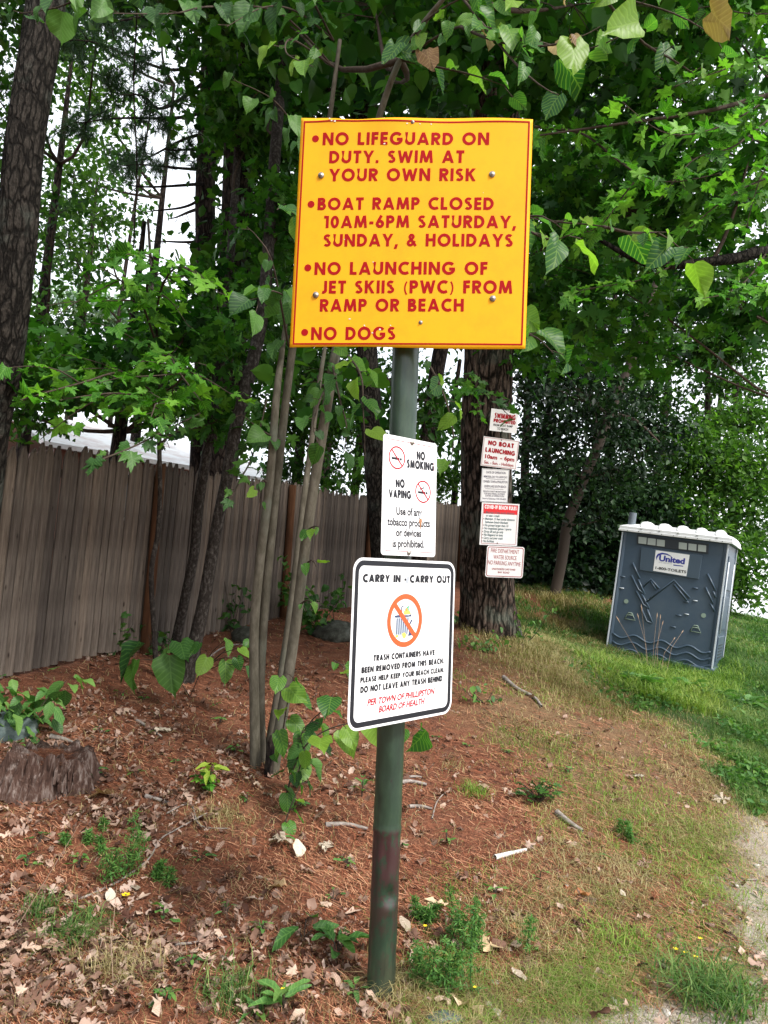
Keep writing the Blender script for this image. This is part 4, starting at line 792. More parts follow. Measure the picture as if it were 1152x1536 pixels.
mb = MB(); mb.poly([(-.4, -.5, htop-.05), (hw+.4, -.5, htop-.05), (hw+.4, 3, htop+1.15), (-.4, 3, htop+1.15), (-.4, 6.5, htop-.05), (hw+.4, 6.5, htop-.05), (-.4, -.5, htop+.05), (hw+.4, -.5, htop+.05), (hw+.4, 3, htop+1.19), (-.4, 3, htop+1.19), (-.4, 6.5, htop+.05), (hw+.4, 6.5, htop+.05)], [(0, 1, 2, 3), (3, 2, 5, 4), (6, 9, 8, 7), (9, 10, 11, 8), (0, 6, 7, 1), (4, 5, 11, 10), (0, 3, 9, 6), (3, 4, 10, 9), (1, 7, 8, 2), (2, 8, 11, 5)]); mb.build('roof', mroof, HS)
for x in (1.2, 3.4):
    mb = MB(); mb.box((x-.05, -.04, htop-1.35), (x+.85, -.02, htop-.25)); w_ = mb.build('window', mat('window_frame_paint', (.7, .7, .7), .5), HS); mb = MB(); mb.box((x+.02, -.05, htop-1.28), (x+.78, -.042, htop-.32)); mb.build('pane', mat('dark_glass', (.05, .07, .09), .08), w_)
# ================================================================== TREES
LEAFM = {}
def lm(key, T, m, n=4, noise=.03, smooth=False):
    if key not in LEAFM:
        r = random.Random(key); LEAFM[key] = []
        for i in range(n):
            V, Fc = T; V = V.copy(); a = r.uniform(-.35, .35); V[:, 0] = V[:, 0]*r.uniform(.8, 1.12)+a*V[:, 1]**2*.5; V[:, 2] += .1*np.sin(V[:, 1]*3+i)+r.uniform(-.5, .6)*V[:, 0]**2+.05*np.sin(V[:, 0]*11+V[:, 1]*9+i)
            LEAFM[key].append(tmpl_mesh('leaf', (V, Fc), m, noise, i))
    return LEAFM[key]
T_HEART = fan(HEART, .22, .22); T_MAPLE = fan(MAPLE, .12, .2); T_MAPLE10 = fan(MAPLE10, .1, .2); T_OVAL = fan(OVAL, .25, .3); T_OAK = fan(OAK, .05, .1)
def place_leaf(parent, meshes, P, size, yaw, pitch, roll, name='leaf'):
    o = mkobj(name, random.choice(meshes), parent); o.location = Vector(P)-parent.location if parent else Vector(P)
    o.rotation_euler = (pitch, roll, yaw); o.rotation_mode = 'XYZ'; s = size; o.scale = (s*random.uniform(.85, 1.1), s, s); return o
def leaf_spray(parent, path, n, size, meshes, hang=-.7, spreadv=.5, stem=None, cnt=None, side=.6, brown=None, t0=0):
    """large leaves set along a twig, each on its own short stalk"""
    P = smooth_path(path, n*3+2)[:, :3]; mbs = MB()
    for i in range(n):
        p = P[min(int((t0+(1-t0)*(i+.7)/n)*(len(P)-1)), len(P)-1)]; q = P[min(int((t0+(1-t0)*(i+.7)/n)*(len(P)-1))+1, len(P)-1)]; d = q-p
        ya = math.atan2(d[1], d[0])-PI/2+(side if i % 2 else -side)*random.uniform(.6, 1.8); st = size*random.uniform(.25, .55)
        b = p+np.array([-math.sin(ya)*st, math.cos(ya)*st, -st*random.uniform(-.1, .5)]); mbs.tube([tuple(p), tuple(b)], .0022, 3, False)
        
        if hang < -.5 and random.random() < .6: ya = PI+random.gauss(0, .7)
        pi_ = hang+random.gauss(0, spreadv); mm = brown if (brown and random.random() < .12) else meshes
        place_leaf(parent, mm, b, size*random.uniform(.5, 1.22), ya, pi_, random.gauss(0, .5))
    v = [(a-parent.location.x, b-parent.location.y, c-parent.location.z) for a, b, c in mbs.v]; mbs.v = v; mkobj('leaf_stalks', mbs.mesh('leaf_stalks', M_twig), parent, 'stuff')
def tree(name, label, pts, m, group=None, cat='tree', **kw):
    b = pts[0]; t = thing(name, label, cat, (0, 0, 0), None, group); mkobj('trunk', trunk_mesh('trunk', pts, m, **kw), t); return t
def limb(t, pts, m, seg=8, step=.12, name='branch', **kw): return mkobj(name, trunk_mesh('branch', pts, m, seg, step, **kw), t)
def crown(t, blobs, T, size, m, trunk_pts, twigm=M_twig, tilt=.6, kind='stuff', per=28, spread=.32, branch=True, flat=.35, name='crown', nb=40, r0=.018, maxtw=260, shell=.5):
    """blobs: (centre, radii, leaves)"""
    Ps, Cs, Ts = [], [], []
    for c, r, n in blobs: P, cc, tt = cloud(c, r, int(n), per, spread, flat, shell); Ps.append(P); Cs.append(cc); Ts.append(tt)
    P = np.concatenate(Ps); tt = np.concatenate(Ts); o = leaves(name, T, P, size, m, t, tilt, kind, tt)
    if branch:
        tp = np.array(trunk_pts)[:, :3]; mids = []
        for (c, r, n), cc in zip(blobs, Cs):
            c = np.array(c); k = np.argmin(np.linalg.norm(tp-c, axis=1)+np.maximum(0, tp[:, 2]-c[2])*.8); b = arc_branch(tp[k], c, .06, r0*2.2, r0*.7, 7)
            mids.append(np.array(b)[:, :3]); mb = MB(); mb.tube([q[:3] for q in b], [q[3] for q in b], 6); mb.build('branch', twigm, t, True)
            sel = cc[rng.permutation(len(cc))[:maxtw]]; twigs('twigs', b, sel, twigm, t, r0*.5, r0*.15, 3, 'stuff')
    return o
def pblob(px, py, D, rx, ry, n, rd=None):
    k = D/FPX; return (at(px, py, D), (rx*k, rd if rd else (rx+ry)*.5*k, ry*k), n)
# -- big trunk at the left edge
p = pth([(-62, 1000, 5.4, 66), (-32, 770, 5.3, 57), (-16, 640, 5.25, 55), (4, 540, 5.2, 55), (24, 375, 5.2, 55), (38, 208, 5.25, 54), (67, 20, 5.4, 53), (91, -180, 5.7, 51), (125, -500, 6.4, 48), (170, -1000, 8.2, 34)]); p = root(p)
t = tree('maple_tree', 'thick rough-barked tree trunk at the left edge in front of the fence', p, M_barkl, seg=72, step=.018, rough=.03, furrow=.012, ffreq=24, flare=.3)
crown(t, [((-3.5, 6., 8.8), (2.4, 2.4, 1.), 3000), ((-1., 6.5, 9.2), (2.4, 2.2, 1.), 2600), ((-5.5, 3.5, 6), (2, 2.4, 1.2), 1500), ((-4.6, .8, 5.2), (1.8, 2.2, 1.), 1300), ((-5.5, 7.5, 10.5), (3, 2, 1.2), 1700), ((-6.5, 6, 8), (2, 2, 1.2), 1300), ((-7, 1.5, 5.5), (2, 2.4, 1.3), 1200), ((-6, 2.2, 3.6), (1.4, 2.6, 1.8), 2600), ((-5.2, -1.6, 4), (1.6, 2.2, 2.2), 2400), ((-7, 5, 4.4), (1.4, 1.6, 2), 1600)], RHOMB, .22, M_far, p[-3:], spread=.5, r0=.02)  # out-of-view leaf masses, added to shade the fence and the post's left side
# low maple boughs across the left middle, leaves seen singly
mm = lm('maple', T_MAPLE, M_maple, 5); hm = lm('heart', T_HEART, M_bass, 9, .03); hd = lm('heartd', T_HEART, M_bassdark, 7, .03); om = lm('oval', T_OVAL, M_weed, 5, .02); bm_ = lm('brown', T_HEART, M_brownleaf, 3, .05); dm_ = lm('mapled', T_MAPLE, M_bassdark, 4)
mt = thing('maple_sapling', 'young maple with low spreading boughs of star-shaped leaves in front of the left fence', 'tree')
C1 = root(pth([(232, 960, 6.5, 8), (227, 860, 6.4, 8), (237, 800, 6.4, 8), (240, 735, 6.35, 7), (239, 668, 6.3, 7), (240, 560, 6.1, 6), (230, 450, 6., 5), (222, 330, 6.2, 4)])); mkobj('trunk', trunk_mesh('trunk', C1, M_barkd, 10, .05, .05), mt)
boughs = [([(240, 600, 6.15), (190, 560, 5.2), (120, 575, 4.6), (30, 600, 4.2)], 26, .135), ([(240, 640, 6.2), (215, 600, 5.3), (170, 590, 4.7), (90, 600, 4.4)], 22, .13), ([(238, 560, 6.1), (250, 530, 5.2), (270, 560, 4.8), (300, 600, 4.7)], 26, .125),
 ([(236, 520, 6.1), (210, 450, 5.4), (180, 420, 4.9), (150, 400, 4.7)], 22, .14), ([(234, 500, 6.1), (240, 440, 5.3), (270, 400, 4.9), (330, 440, 4.8)], 24, .135), ([(234, 480, 6.1), (220, 430, 5.5), (230, 390, 5.1), (200, 380, 4.9)], 20, .135),
 ([(240, 590, 6.1), (260, 580, 5.2), (290, 560, 4.9), (360, 600, 4.9)], 20, .125), ([(240, 620, 6.2), (230, 610, 5.2), (235, 600, 4.8), (225, 630, 4.5)], 18, .125)]
for b, n, s in boughs:
    q = [(*at(*c), r_) for c, r_ in zip(b, (.011, .008, .006, .003))]; limb(mt, q, M_twig, 6, .08); leaf_spray(mt, q, n, s, mm, -.35, .35, side=.9)
    for k in range(3):
        a_ = np.array(q[1+k % 2][:3]); e_ = a_+np.array([random.uniform(-.5, .5), random.uniform(-.6, .2), random.uniform(-.35, .1)]); q2 = arc_branch(a_, e_, -.05, .005, .002, 5); limb(mt, q2, M_twig, 5, .08, 'twig'); leaf_spray(mt, q2, n//5, s*.9, mm, -.35, .35, side=.9)
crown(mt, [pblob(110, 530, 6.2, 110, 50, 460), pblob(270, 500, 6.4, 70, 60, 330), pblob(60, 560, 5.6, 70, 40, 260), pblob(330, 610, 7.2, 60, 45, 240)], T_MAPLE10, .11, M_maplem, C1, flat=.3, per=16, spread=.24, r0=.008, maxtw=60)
# dark drooping maple leaves before the fence top
dq = [(*at(*c), .006) for c in ((300, 620, 5.6), (260, 640, 4.9), (200, 670, 4.4), (150, 690, 4.2))]; limb(mt, dq, M_twig, 6, .08); leaf_spray(mt, dq, 18, .125, dm_, -.5, .3)
dq = [(*at(*c), .006) for c in ((400, 600, 5.6), (380, 680, 5.2), (360, 720, 4.9), (345, 750, 4.8))]; limb(mt, dq, M_twig, 6, .08); leaf_spray(mt, dq, 14, .12, dm_, -.6, .4)
# -- slim trunks in front of the fence
A_ = root(pth([(276, 1034, 6.55, 22), (304, 912, 6.5, 19.5), (322, 808, 6.5, 18), (343, 704, 6.55, 18), (354, 640, 6.6, 19), (371, 575, 6.7, 19), (392, 480, 6.9, 19), (402, 380, 7.1, 18), (415, 200, 7.6, 17), (430, 0, 8.4, 16), (445, -300, 10, 12)]))
ta = tree('slender_tree', 'slender leaning tree with pale flecked bark, largest of the thin trunks before the fence', A_, M_barkd, seg=20, step=.04, rough=.05, flare=.5)
B_ = root(pth([(266, 952, 7.3, 15), (278, 895, 7.2, 14.5), (292, 825, 7.2, 15), (298, 756, 7.2, 16), (309, 687, 7.2, 15), (325, 590, 7.4, 14), (338, 470, 7.7, 13), (352, 300, 8.2, 12), (370, 0, 9.5, 10)]))
tb = tree('slender_tree', 'thin dark trunk close against the fence, just left of the pale flecked leaning one', B_, M_barkd, seg=14, step=.05, rough=.05)
for t_, pt_, bl in ((ta, A_, [pblob(430, 330, 7.4, 60, 60, 350), pblob(400, 150, 8.2, 80, 70, 600), pblob(480, 30, 8.6, 110, 70, 700), pblob(390, 470, 7.2, 40, 40, 180)]), (tb, B_, [pblob(370, 180, 8.6, 40, 60, 260), pblob(320, 520, 7.7, 50, 45, 260), pblob(330, 420, 8., 40, 35, 160), pblob(360, 30, 9.2, 80, 50, 500)])):
    crown(t_, bl, T_MAPLE10, .12, M_maplem, pt_, per=14, spread=.26, r0=.009, maxtw=70)
# -- young basswood clump behind the post: four grey stems
BW = thing('basswood_clump', 'clump of smooth grey stems with big heart-shaped leaves, left of the signs', 'tree')
S1 = root(pth([(383, 1133, 4.85, 15), (381, 956, 4.85, 14), (390, 842, 4.85, 14), (404, 728, 4.85, 13), (415, 591, 4.9, 11), (424, 520, 5, 8), (434, 440, 5.2, 4)]))
S2 = root(pth([(392, 1110, 4.95, 13), (391, 1024, 4.95, 13), (397, 910, 4.95, 13.5), (408, 796, 4.95, 13), (422, 660, 5, 12.5), (433, 568, 5, 12), (448, 460, 5, 11), (480, 280, 5, 9), (510, 60, 5, 6)]))
S3 = root(pth([(413, 1135, 4.8, 18), (431, 1024, 4.8, 16.5), (447, 910, 4.8, 16), (461, 796, 4.8, 16), (477, 691, 4.8, 15.5), (497, 568, 4.8, 15), (515, 460, 4.8, 13), (550, 250, 4.6, 11), (600, 90, 4.4, 9), (680, -20, 4.1, 6)]))
S4 = root(pth([(405, 1110, 5., 12), (422, 1010, 5., 11), (438, 900, 5.05, 11), (452, 780, 5.1, 10), (470, 640, 5.2, 8), (486, 530, 5.3, 6), (500, 460, 5.5, 3)]))
for s_ in (S1, S2, S3, S4): mkobj('trunk', trunk_mesh('trunk', s_, M_barkg, 18, .03, .035, flare=.25), BW)
mb = MB(); q = at(405, 1132, 4.75); mb.tube([tuple(q-np.array([0, 0, .15])), tuple(q+np.array([.0, 0, .07])), tuple(q+np.array([.01, 0, .12]))], [.03, .026, .02], 9); mb.build('broken_stub', M_bark, BW)
def bw(path, n, size, hang=-.75, dark=False, r=(.008, .002), sp=.35, brown=False, parent=None, side=.6):
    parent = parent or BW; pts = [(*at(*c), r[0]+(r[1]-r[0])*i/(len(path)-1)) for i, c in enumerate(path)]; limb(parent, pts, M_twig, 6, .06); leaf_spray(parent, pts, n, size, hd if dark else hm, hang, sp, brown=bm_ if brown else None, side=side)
# upper boughs: over and to the right of the yellow sign
bw([(600, 90, 4.4), (690, 40, 3.9), (780, 55, 3.5), (870, 75, 3.3), (950, 45, 3.2)], 15, .155, -.95, brown=True, sp=.3)
bw([(690, 40, 3.9), (740, 60, 3.6), (800, 70, 3.4), (860, 60, 3.3), (900, 40, 3.3)], 10, .15, -1.0, brown=True, sp=.3)
bw([(680, -20, 4.1), (800, -30, 3.7), (900, -10, 3.4), (1010, 20, 3.2), (1080, 60, 3.1)], 14, .15, -.9, brown=True)
bw([(600, 90, 4.4), (700, 110, 4.2), (760, 130, 4.1)], 6, .15, -.7)
bw([(550, 250, 4.6), (700, 300, 4.2), (820, 330, 3.6), (905, 340, 3.4), (1000, 370, 3.3)], 13, .15, -.8, brown=True)
bw([(620, 280, 4.4), (760, 320, 3.6), (815, 325, 3.35), (845, 345, 3.3)], 7, .16, -.85)
bw([(700, 420, 4.4), (780, 490, 3.9), (810, 510, 3.6), (830, 530, 3.5)], 8, .15, -1.1)
bw([(600, 90, 4.4), (640, 30, 4.1), (720, -10, 3.8), (790, 20, 3.6)], 10, .15, -.9)
bw([(680, -20, 4.1), (760, 80, 3.5), (800, 120, 3.3), (830, 140, 3.2)], 8, .14, -1.1)
bw([(900, -10, 3.4), (960, 60, 3.3), (1010, 90, 3.2), (1040, 110, 3.2)], 9, .13, -.9, brown=True)
bw([(905, 340, 3.4), (950, 350, 3.3), (990, 350, 3.3), (1040, 390, 3.3)], 8, .13, -.9)
bw([(760, 320, 3.6), (800, 350, 3.3), (830, 360, 3.25), (860, 350, 3.2)], 6, .16, -1.0)
# upper left leaves
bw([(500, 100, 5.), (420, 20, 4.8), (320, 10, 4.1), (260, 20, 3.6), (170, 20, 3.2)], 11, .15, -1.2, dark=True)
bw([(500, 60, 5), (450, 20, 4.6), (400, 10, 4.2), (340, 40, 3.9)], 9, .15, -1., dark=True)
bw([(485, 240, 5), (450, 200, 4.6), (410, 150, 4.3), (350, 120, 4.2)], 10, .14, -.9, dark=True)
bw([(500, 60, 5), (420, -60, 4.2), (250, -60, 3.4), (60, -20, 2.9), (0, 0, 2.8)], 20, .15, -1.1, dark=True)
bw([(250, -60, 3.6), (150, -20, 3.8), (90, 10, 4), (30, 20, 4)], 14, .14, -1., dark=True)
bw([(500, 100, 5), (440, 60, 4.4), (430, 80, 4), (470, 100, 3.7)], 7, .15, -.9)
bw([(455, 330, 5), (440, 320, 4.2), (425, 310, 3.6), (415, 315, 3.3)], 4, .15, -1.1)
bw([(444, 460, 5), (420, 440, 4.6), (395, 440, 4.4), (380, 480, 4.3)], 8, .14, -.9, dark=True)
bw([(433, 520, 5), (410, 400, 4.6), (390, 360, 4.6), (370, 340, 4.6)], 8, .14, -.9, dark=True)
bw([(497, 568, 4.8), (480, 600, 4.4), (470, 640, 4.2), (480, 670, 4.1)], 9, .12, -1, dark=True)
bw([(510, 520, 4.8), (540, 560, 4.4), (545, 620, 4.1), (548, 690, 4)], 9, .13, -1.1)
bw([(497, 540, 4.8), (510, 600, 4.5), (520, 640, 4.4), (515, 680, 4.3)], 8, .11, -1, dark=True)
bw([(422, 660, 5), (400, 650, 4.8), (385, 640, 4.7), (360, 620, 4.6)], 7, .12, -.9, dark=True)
bw([(640, 540, 4.6), (665, 590, 4.3), (680, 650, 4.2), (675, 700, 4.1)], 7, .11, -1.1)
bw([(404, 728, 4.85), (395, 720, 4.8), (388, 735, 4.75), (390, 755, 4.75)], 4, .09, -.8)
bw([(461, 796, 4.8), (470, 790, 4.7), (478, 790, 4.6)], 3, .08, -1); bw([(455, 850, 4.8), (468, 840, 4.7), (474, 850, 4.65)], 2, .07, -.5)
bw([(447, 910, 4.8), (460, 900, 4.7), (468, 905, 4.6)], 2, .07, -.5)
# leafy shoots at the foot
bw([(420, 1130, 4.7), (430, 1060, 4.5), (440, 1020, 4.35), (430, 1010, 4.2)], 9, .14, -.6, r=(.005, .002))
bw([(430, 1150, 4.6), (460, 1090, 4.4), (490, 1060, 4.3), (500, 1040, 4.25)], 9, .13, -.8, r=(.005, .002))
bw([(430, 1190, 4.3), (450, 1130, 4.2), (490, 1095, 4.1), (560, 1080, 4.0), (625, 1090, 3.9)], 14, .15, -1.1, r=(.006, .002))
bw([(440, 1180, 4.35), (455, 1130, 4.25), (450, 1100, 4.2), (470, 1080, 4.2)], 9, .13, -1.1, dark=True, r=(.005, .002))
bw([(425, 1240, 4.1), (440, 1200, 4.1), (455, 1170, 4.1)], 4, .09, -.5, r=(.004, .002)); bw([(500, 990, 5), (515, 1000, 4.9), (520, 1015, 4.8)], 4, .12, -.6, r=(.004, .002))
crown(BW, [pblob(600, 110, 6, 130, 50, 150), pblob(560, 20, 6, 160, 50, 220), pblob(860, 10, 5, 160, 40, 90), pblob(420, 40, 6, 100, 60, 110), pblob(480, 560, 6.2, 50, 60, 60)], T_HEART, .14, M_maplem, np.array(S3), r0=.01, per=12, spread=.3, maxtw=40, name='foliage')
# -- pine
Pn = root(pth([(296, 1000, 13, 34), (298, 800, 13, 33), (303, 640, 13, 32), (309, 500, 13, 30), (309, 400, 13, 29), (308, 290, 13, 29), (313, 150, 13.2, 27), (316, 40, 13.5, 26), (322, -200, 14, 24), (335, -700, 17, 14)]))
tp = tree('pine_tree', 'straight dark pine with bare thin side branches in front of the bright sky gap', Pn, M_bark, seg=20, step=.08, rough=.04)
npos = []
for k, (py, dx, dy, n) in enumerate([(20, -170, -40, 9), (60, -190, 20, 10), (75, 130, -30, 6), (120, -150, 60, 9), (165, -170, 20, 10), (170, 70, -30, 4), (200, -110, 60, 6), (255, -130, -45, 7), (290, -90, 40, 0), (275, -110, -35, 0), (310, -60, 8, 0), (360, -80, -30, 0), (400, -60, 10, 0), (-20, -200, 10, 10), (-60, 120, 20, 10), (-100, -190, 30, 10), (230, -60, -60, 3)]):
    a_ = at(309+(290-py)*.01, py, 13); e_ = at(309+dx, py+dy*.4+15, 13+random.uniform(-3, 2)); b = arc_branch(a_, e_, .07*random.uniform(-.6, 1), .035, .008, 8); limb(tp, b, M_bark, 6, .2); bb = np.array(b)[:, :3]
    tw = []
    for q in range(n if n else 3):
        o_ = bb[random.randint(3, 7)]; tgt = o_+np.array([random.uniform(-.7, .5), random.uniform(-.6, .6), random.uniform(-.45, .2)]); tw.append(tgt)
        if n: npos.append((o_, tgt))
    twigs('twigs', b, tw, M_bark, tp, .009, .003, 3, 'stuff')
Pp = []; 
for o_, e_ in npos:
    for q in range(10):
        c_ = o_+(e_-o_)*random.uniform(.3, 1.1); k = 26; d = rng.normal(size=(k, 3)); Pp.append(np.tile(c_+rng.normal(0, .05, 3), (k, 1)))
Pp = np.concatenate(Pp); NEED = (np.array([[-.03, 0, 0], [.03, 0, 0], [0, 1, -.05]]), np.array([(0, 1, 2)]))
leaves('needles', NEED, Pp, .16, M_pine, tp, .9, 'stuff', droop=.1)
# -- thick dark trunk between pine and sign
K_ = root(pth([(318, 1000, 11.5, 54), (328, 760, 11.5, 52), (336, 640, 11.4, 50), (344, 560, 11.3, 48), (350, 420, 11.2, 46), (357, 290, 11.2, 46), (364, 130, 11.4, 48), (372, 0, 11.8, 46), (385, -250, 12.5, 42), (410, -800, 15, 26)]))
tk = tree('oak_tree', 'thick dark trunk beside the pine, behind the fence and left of the yellow sign', K_, M_bark, seg=48, step=.04, rough=.035, furrow=.012, ffreq=22)
limb(tk, pth([(362, 250, 11.3, 26), (378, 190, 11.3, 24), (392, 120, 11.5, 20), (405, 20, 11.8, 18), (420, -150, 12.5, 14)]), M_bark, 14, .08, rough=.04)
crown(tk, [pblob(370, 60, 11, 90, 70, 1300), pblob(410, 200, 11.6, 60, 70, 1300), pblob(370, 400, 11.2, 40, 50, 600), pblob(300, 480, 11.6, 60, 35, 350), pblob(410, 330, 12, 40, 60, 900), ((-2, 11, 13.2), (3.5, 3, 1.6), 3000), ((1.5, 11, 13.2), (3.5, 3, 1.6), 3000), ((-6, 11, 13.2), (3, 3, 1.6), 2500), ((-1, 14, 15.8), (5, 3, 1.6), 2500)], LHEX, .17, M_far, K_, spread=.38, r0=.02)  # high blobs are unseen canopy, added overhead to deepen the shade below
# -- oak behind the signs
E_ = root(pth([(577, 900, 10.2, 36), (573, 830, 10.2, 34), (568, 760, 10.2, 33), (561, 680, 10.2, 33), (555, 600, 10.2, 32), (551, 540, 10.2, 31), (545, 400, 10.3, 30), (540, 200, 10.6, 29), (545, 0, 11, 27), (560, -400, 13, 20)]))
te = tree('oak_tree', 'dark curving trunk directly behind the smoking sign', E_, M_barkl, seg=40, step=.04, rough=.04, furrow=.010, ffreq=16)
crown(te, [pblob(470, 560, 11.5, 60, 40, 350), pblob(600, 60, 10.5, 160, 70, 1500), pblob(470, 90, 10.5, 80, 80, 900), pblob(640, 600, 12.5, 60, 50, 400), ((2, 9, 11.3), (3, 2.6, 1.3), 2200), ((-1, 8.5, 11), (2.4, 2.4, 1.2), 2000)], LHEX, .15, M_far, E_, spread=.34, r0=.02)  # last blobs sit above the view, put there as shading canopy
F_ = root(pth([(628, 860, 14, 22), (638, 700, 14, 22), (645, 620, 14, 22), (659, 536, 14, 23), (678, 440, 14.2, 22), (700, 250, 14.5, 20), (720, 0, 15, 18)]))
tf = tree('oak_tree', 'slimmer leaning trunk beyond the fence between the post and the sign-bearing tree', F_, M_bark, seg=20, step=.08, rough=.05); limb(tf, pth([(641, 670, 14, 10), (660, 640, 13.8, 9), (680, 600, 13.7, 7), (690, 540, 13.6, 6)]), M_bark, 8, .1)
crown(tf, [pblob(560, 700, 15.5, 50, 30, 150), pblob(660, 640, 17, 45, 45, 260), pblob(590, 600, 16, 60, 40, 320), pblob(700, 120, 14.5, 120, 120, 1600)], LHEX, .17, M_far, F_, spread=.36, r0=.018)
# -- the tree that carries the signs
Gp = pth([(736, 1000, 9.75, 100), (734, 945, 9.72, 94), (731, 905, 9.7, 83), (730, 850, 9.65, 79), (729, 760, 9.6, 76), (729, 660, 9.6, 74.5), (731, 580, 9.62, 73), (736, 450, 9.7, 71), (744, 200, 9.9, 66), (760, 0, 10.2, 62), (790, -300, 11, 54), (820, -800, 13, 36)]); Gp = root(Gp, .2)
M_barks = barkmat('furrowed_brown_bark', (.010, .008, .006), (.055, .038, .030), (.2, .15, .12), 40, (1, 1, .22), (.13, .16, .13), .04, 13)
tg = tree('pine_tree', 'massive furrowed trunk carrying a column of five small signs', Gp, M_barks, seg=150, step=.03, rough=.03, furrow=.026, ffreq=30, flare=.10, seed=5)
M_lich = mat('grey_green_lichen', (.17, .23, .19), .95); 
crown(tg, [pblob(800, 60, 9.8, 130, 90, 1100), pblob(870, 300, 9.5, 90, 110, 900), pblob(830, 480, 9.5, 60, 60, 450), pblob(660, 30, 9.5, 100, 60, 700), ((4.5, 11, 12.8), (3.4, 2.6, 1.6), 2600), ((4, 15, 15.8), (4, 3, 1.6), 2600), ((8, 14, 14.6), (3.6, 3, 1.6), 2400)], T_MAPLE10, .15, M_maplem, Gp, spread=.34, r0=.02, per=20)  # upper blobs out of view, added to darken the wood underneath
# sprig of leaves before the topmost sign
q = [(*at(*c), .004) for c in ((700, 560, 9.2), (725, 585, 8.8), (745, 605, 8.6), (765, 625, 8.55))]; limb(tg, q, M_twig, 5, .1); leaf_spray(tg, q, 12, .17, dm_, -.6, .4)
q = [(*at(*c), .004) for c in ((690, 570, 9.3), (700, 590, 8.9), (712, 610, 8.8), (716, 630, 8.75))]; limb(tg, q, M_twig, 5, .1); leaf_spray(tg, q, 12, .17, mm, -.6, .4)
# -- leaning slim tree at the right
H_ = root(pth([(833, 888, 15, 17), (843, 839, 15, 16), (851, 787, 15, 16), (864, 750, 15, 15), (877, 715, 15, 15), (902, 657, 15, 14.5), (916, 618, 15, 14), (929, 584, 15, 13.5), (946, 543, 15, 13), (958, 504, 15, 11), (985, 420, 15, 9), (1010, 340, 15, 8)]))
th_ = tree('leaning_tree', 'slim brown trunk leaning right in the dark gap left of the toilet', H_, mat('brown_smooth_bark', (.06, .045, .035), .9), seg=14, step=.12, rough=.05); limb(th_, pth([(918, 622, 15, 7), (945, 627, 14.8, 6), (965, 640, 14.6, 5), (990, 665, 14.4, 3)]), M_twig, 6, .2)
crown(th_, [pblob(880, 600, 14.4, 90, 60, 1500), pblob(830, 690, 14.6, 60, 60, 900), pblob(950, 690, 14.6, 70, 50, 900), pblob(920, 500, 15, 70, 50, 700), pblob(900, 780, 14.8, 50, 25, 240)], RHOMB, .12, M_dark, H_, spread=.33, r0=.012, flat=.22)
# -- maple out of frame at the right with boughs reaching in
R_ = [(4.6, 6.2, tz(4.6, 6.2)-.3, .2), (4.65, 6.2, 1.5, .17), (4.75, 6.25, 3.2, .16), (4.8, 6.4, 5.5, .14), (4.6, 6.6, 8, .1), (4.4, 7, 10.5, .05)]
tr = tree('maple_tree', 'spreading maple reaching in from the right edge, its leafy boughs hanging above the toilet', R_, M_barkl, seg=32, step=.05, rough=.04)
limb(tr, [(4.7, 6.22, 2.6, .10)]+pth([(1230, 380, 6.1, 26), (1152, 376, 5.8, 19), (1110, 386, 5.7, 17), (1068, 392, 5.6, 15), (1010, 398, 5.6, 12), (964, 394, 5.7, 9), (900, 360, 5.8, 6)]), M_barkl, 14, .04, rough=.06, furrow=.004, ffreq=8)
limb(tr, pth([(1068, 392, 5.6, 7), (1085, 360, 5.6, 6), (1110, 290, 5.6, 5), (1130, 200, 5.6, 4)]), M_twig, 6, .08)
mb_ = [([(1230, 120, 6), (1118, 152, 5.3), (1052, 168, 5.1), (943, 184, 5.), (802, 204, 5.)], 30, .022), ([(802, 190, 5.3), (872, 200, 5.2), (922, 237, 5), (960, 262, 4.9), (1010, 273, 4.8), (1080, 260, 4.7)], 30, .010), ([(1152, 180, 5.4), (1100, 220, 5), (1040, 240, 4.9), (990, 300, 4.8)], 24, .008), ([(1200, 250, 5.4), (1120, 280, 5), (1060, 320, 4.9), (1030, 350, 4.9)], 24, .008),
   ([(1210, 80, 5.6), (1130, 90, 5.1), (1070, 110, 4.9), (1010, 130, 4.8)], 26, .008), ([(1152, 376, 5.8), (1120, 420, 5.4), (1090, 440, 5.2), (1040, 450, 5.1)], 20, .008), ([(960, 262, 4.9), (930, 300, 4.9), (900, 340, 4.9), (870, 350, 5)], 18, .006), ([(1010, 398, 5.6), (960, 420, 5.5), (900, 430, 5.4), (850, 440, 5.4)], 22, .006), ([(1230, 420, 5.6), (1160, 430, 5.3), (1130, 430, 5.2), (1110, 460, 5.1)], 16, .006), ([(1150, 150, 5), (1080, 190, 4.6), (1000, 200, 4.4), (930, 150, 4.3)], 22, .006), ([(1200, 20, 5.4), (1120, 20, 5), (1060, 10, 4.8), (1000, 30, 4.8)], 22, .006), ([(1210, 180, 5), (1150, 250, 4.8), (1130, 300, 4.7), (1120, 340, 4.7)], 20, .006)]
for b, n, r_ in mb_:
    q = [(*at(*c), r_*(1-.7*i/(len(b)-1))) for i, c in enumerate(b)]; limb(tr, q, M_twig, 6, .06); leaf_spray(tr, q, n, .125, mm, -.35, .4, side=.9)
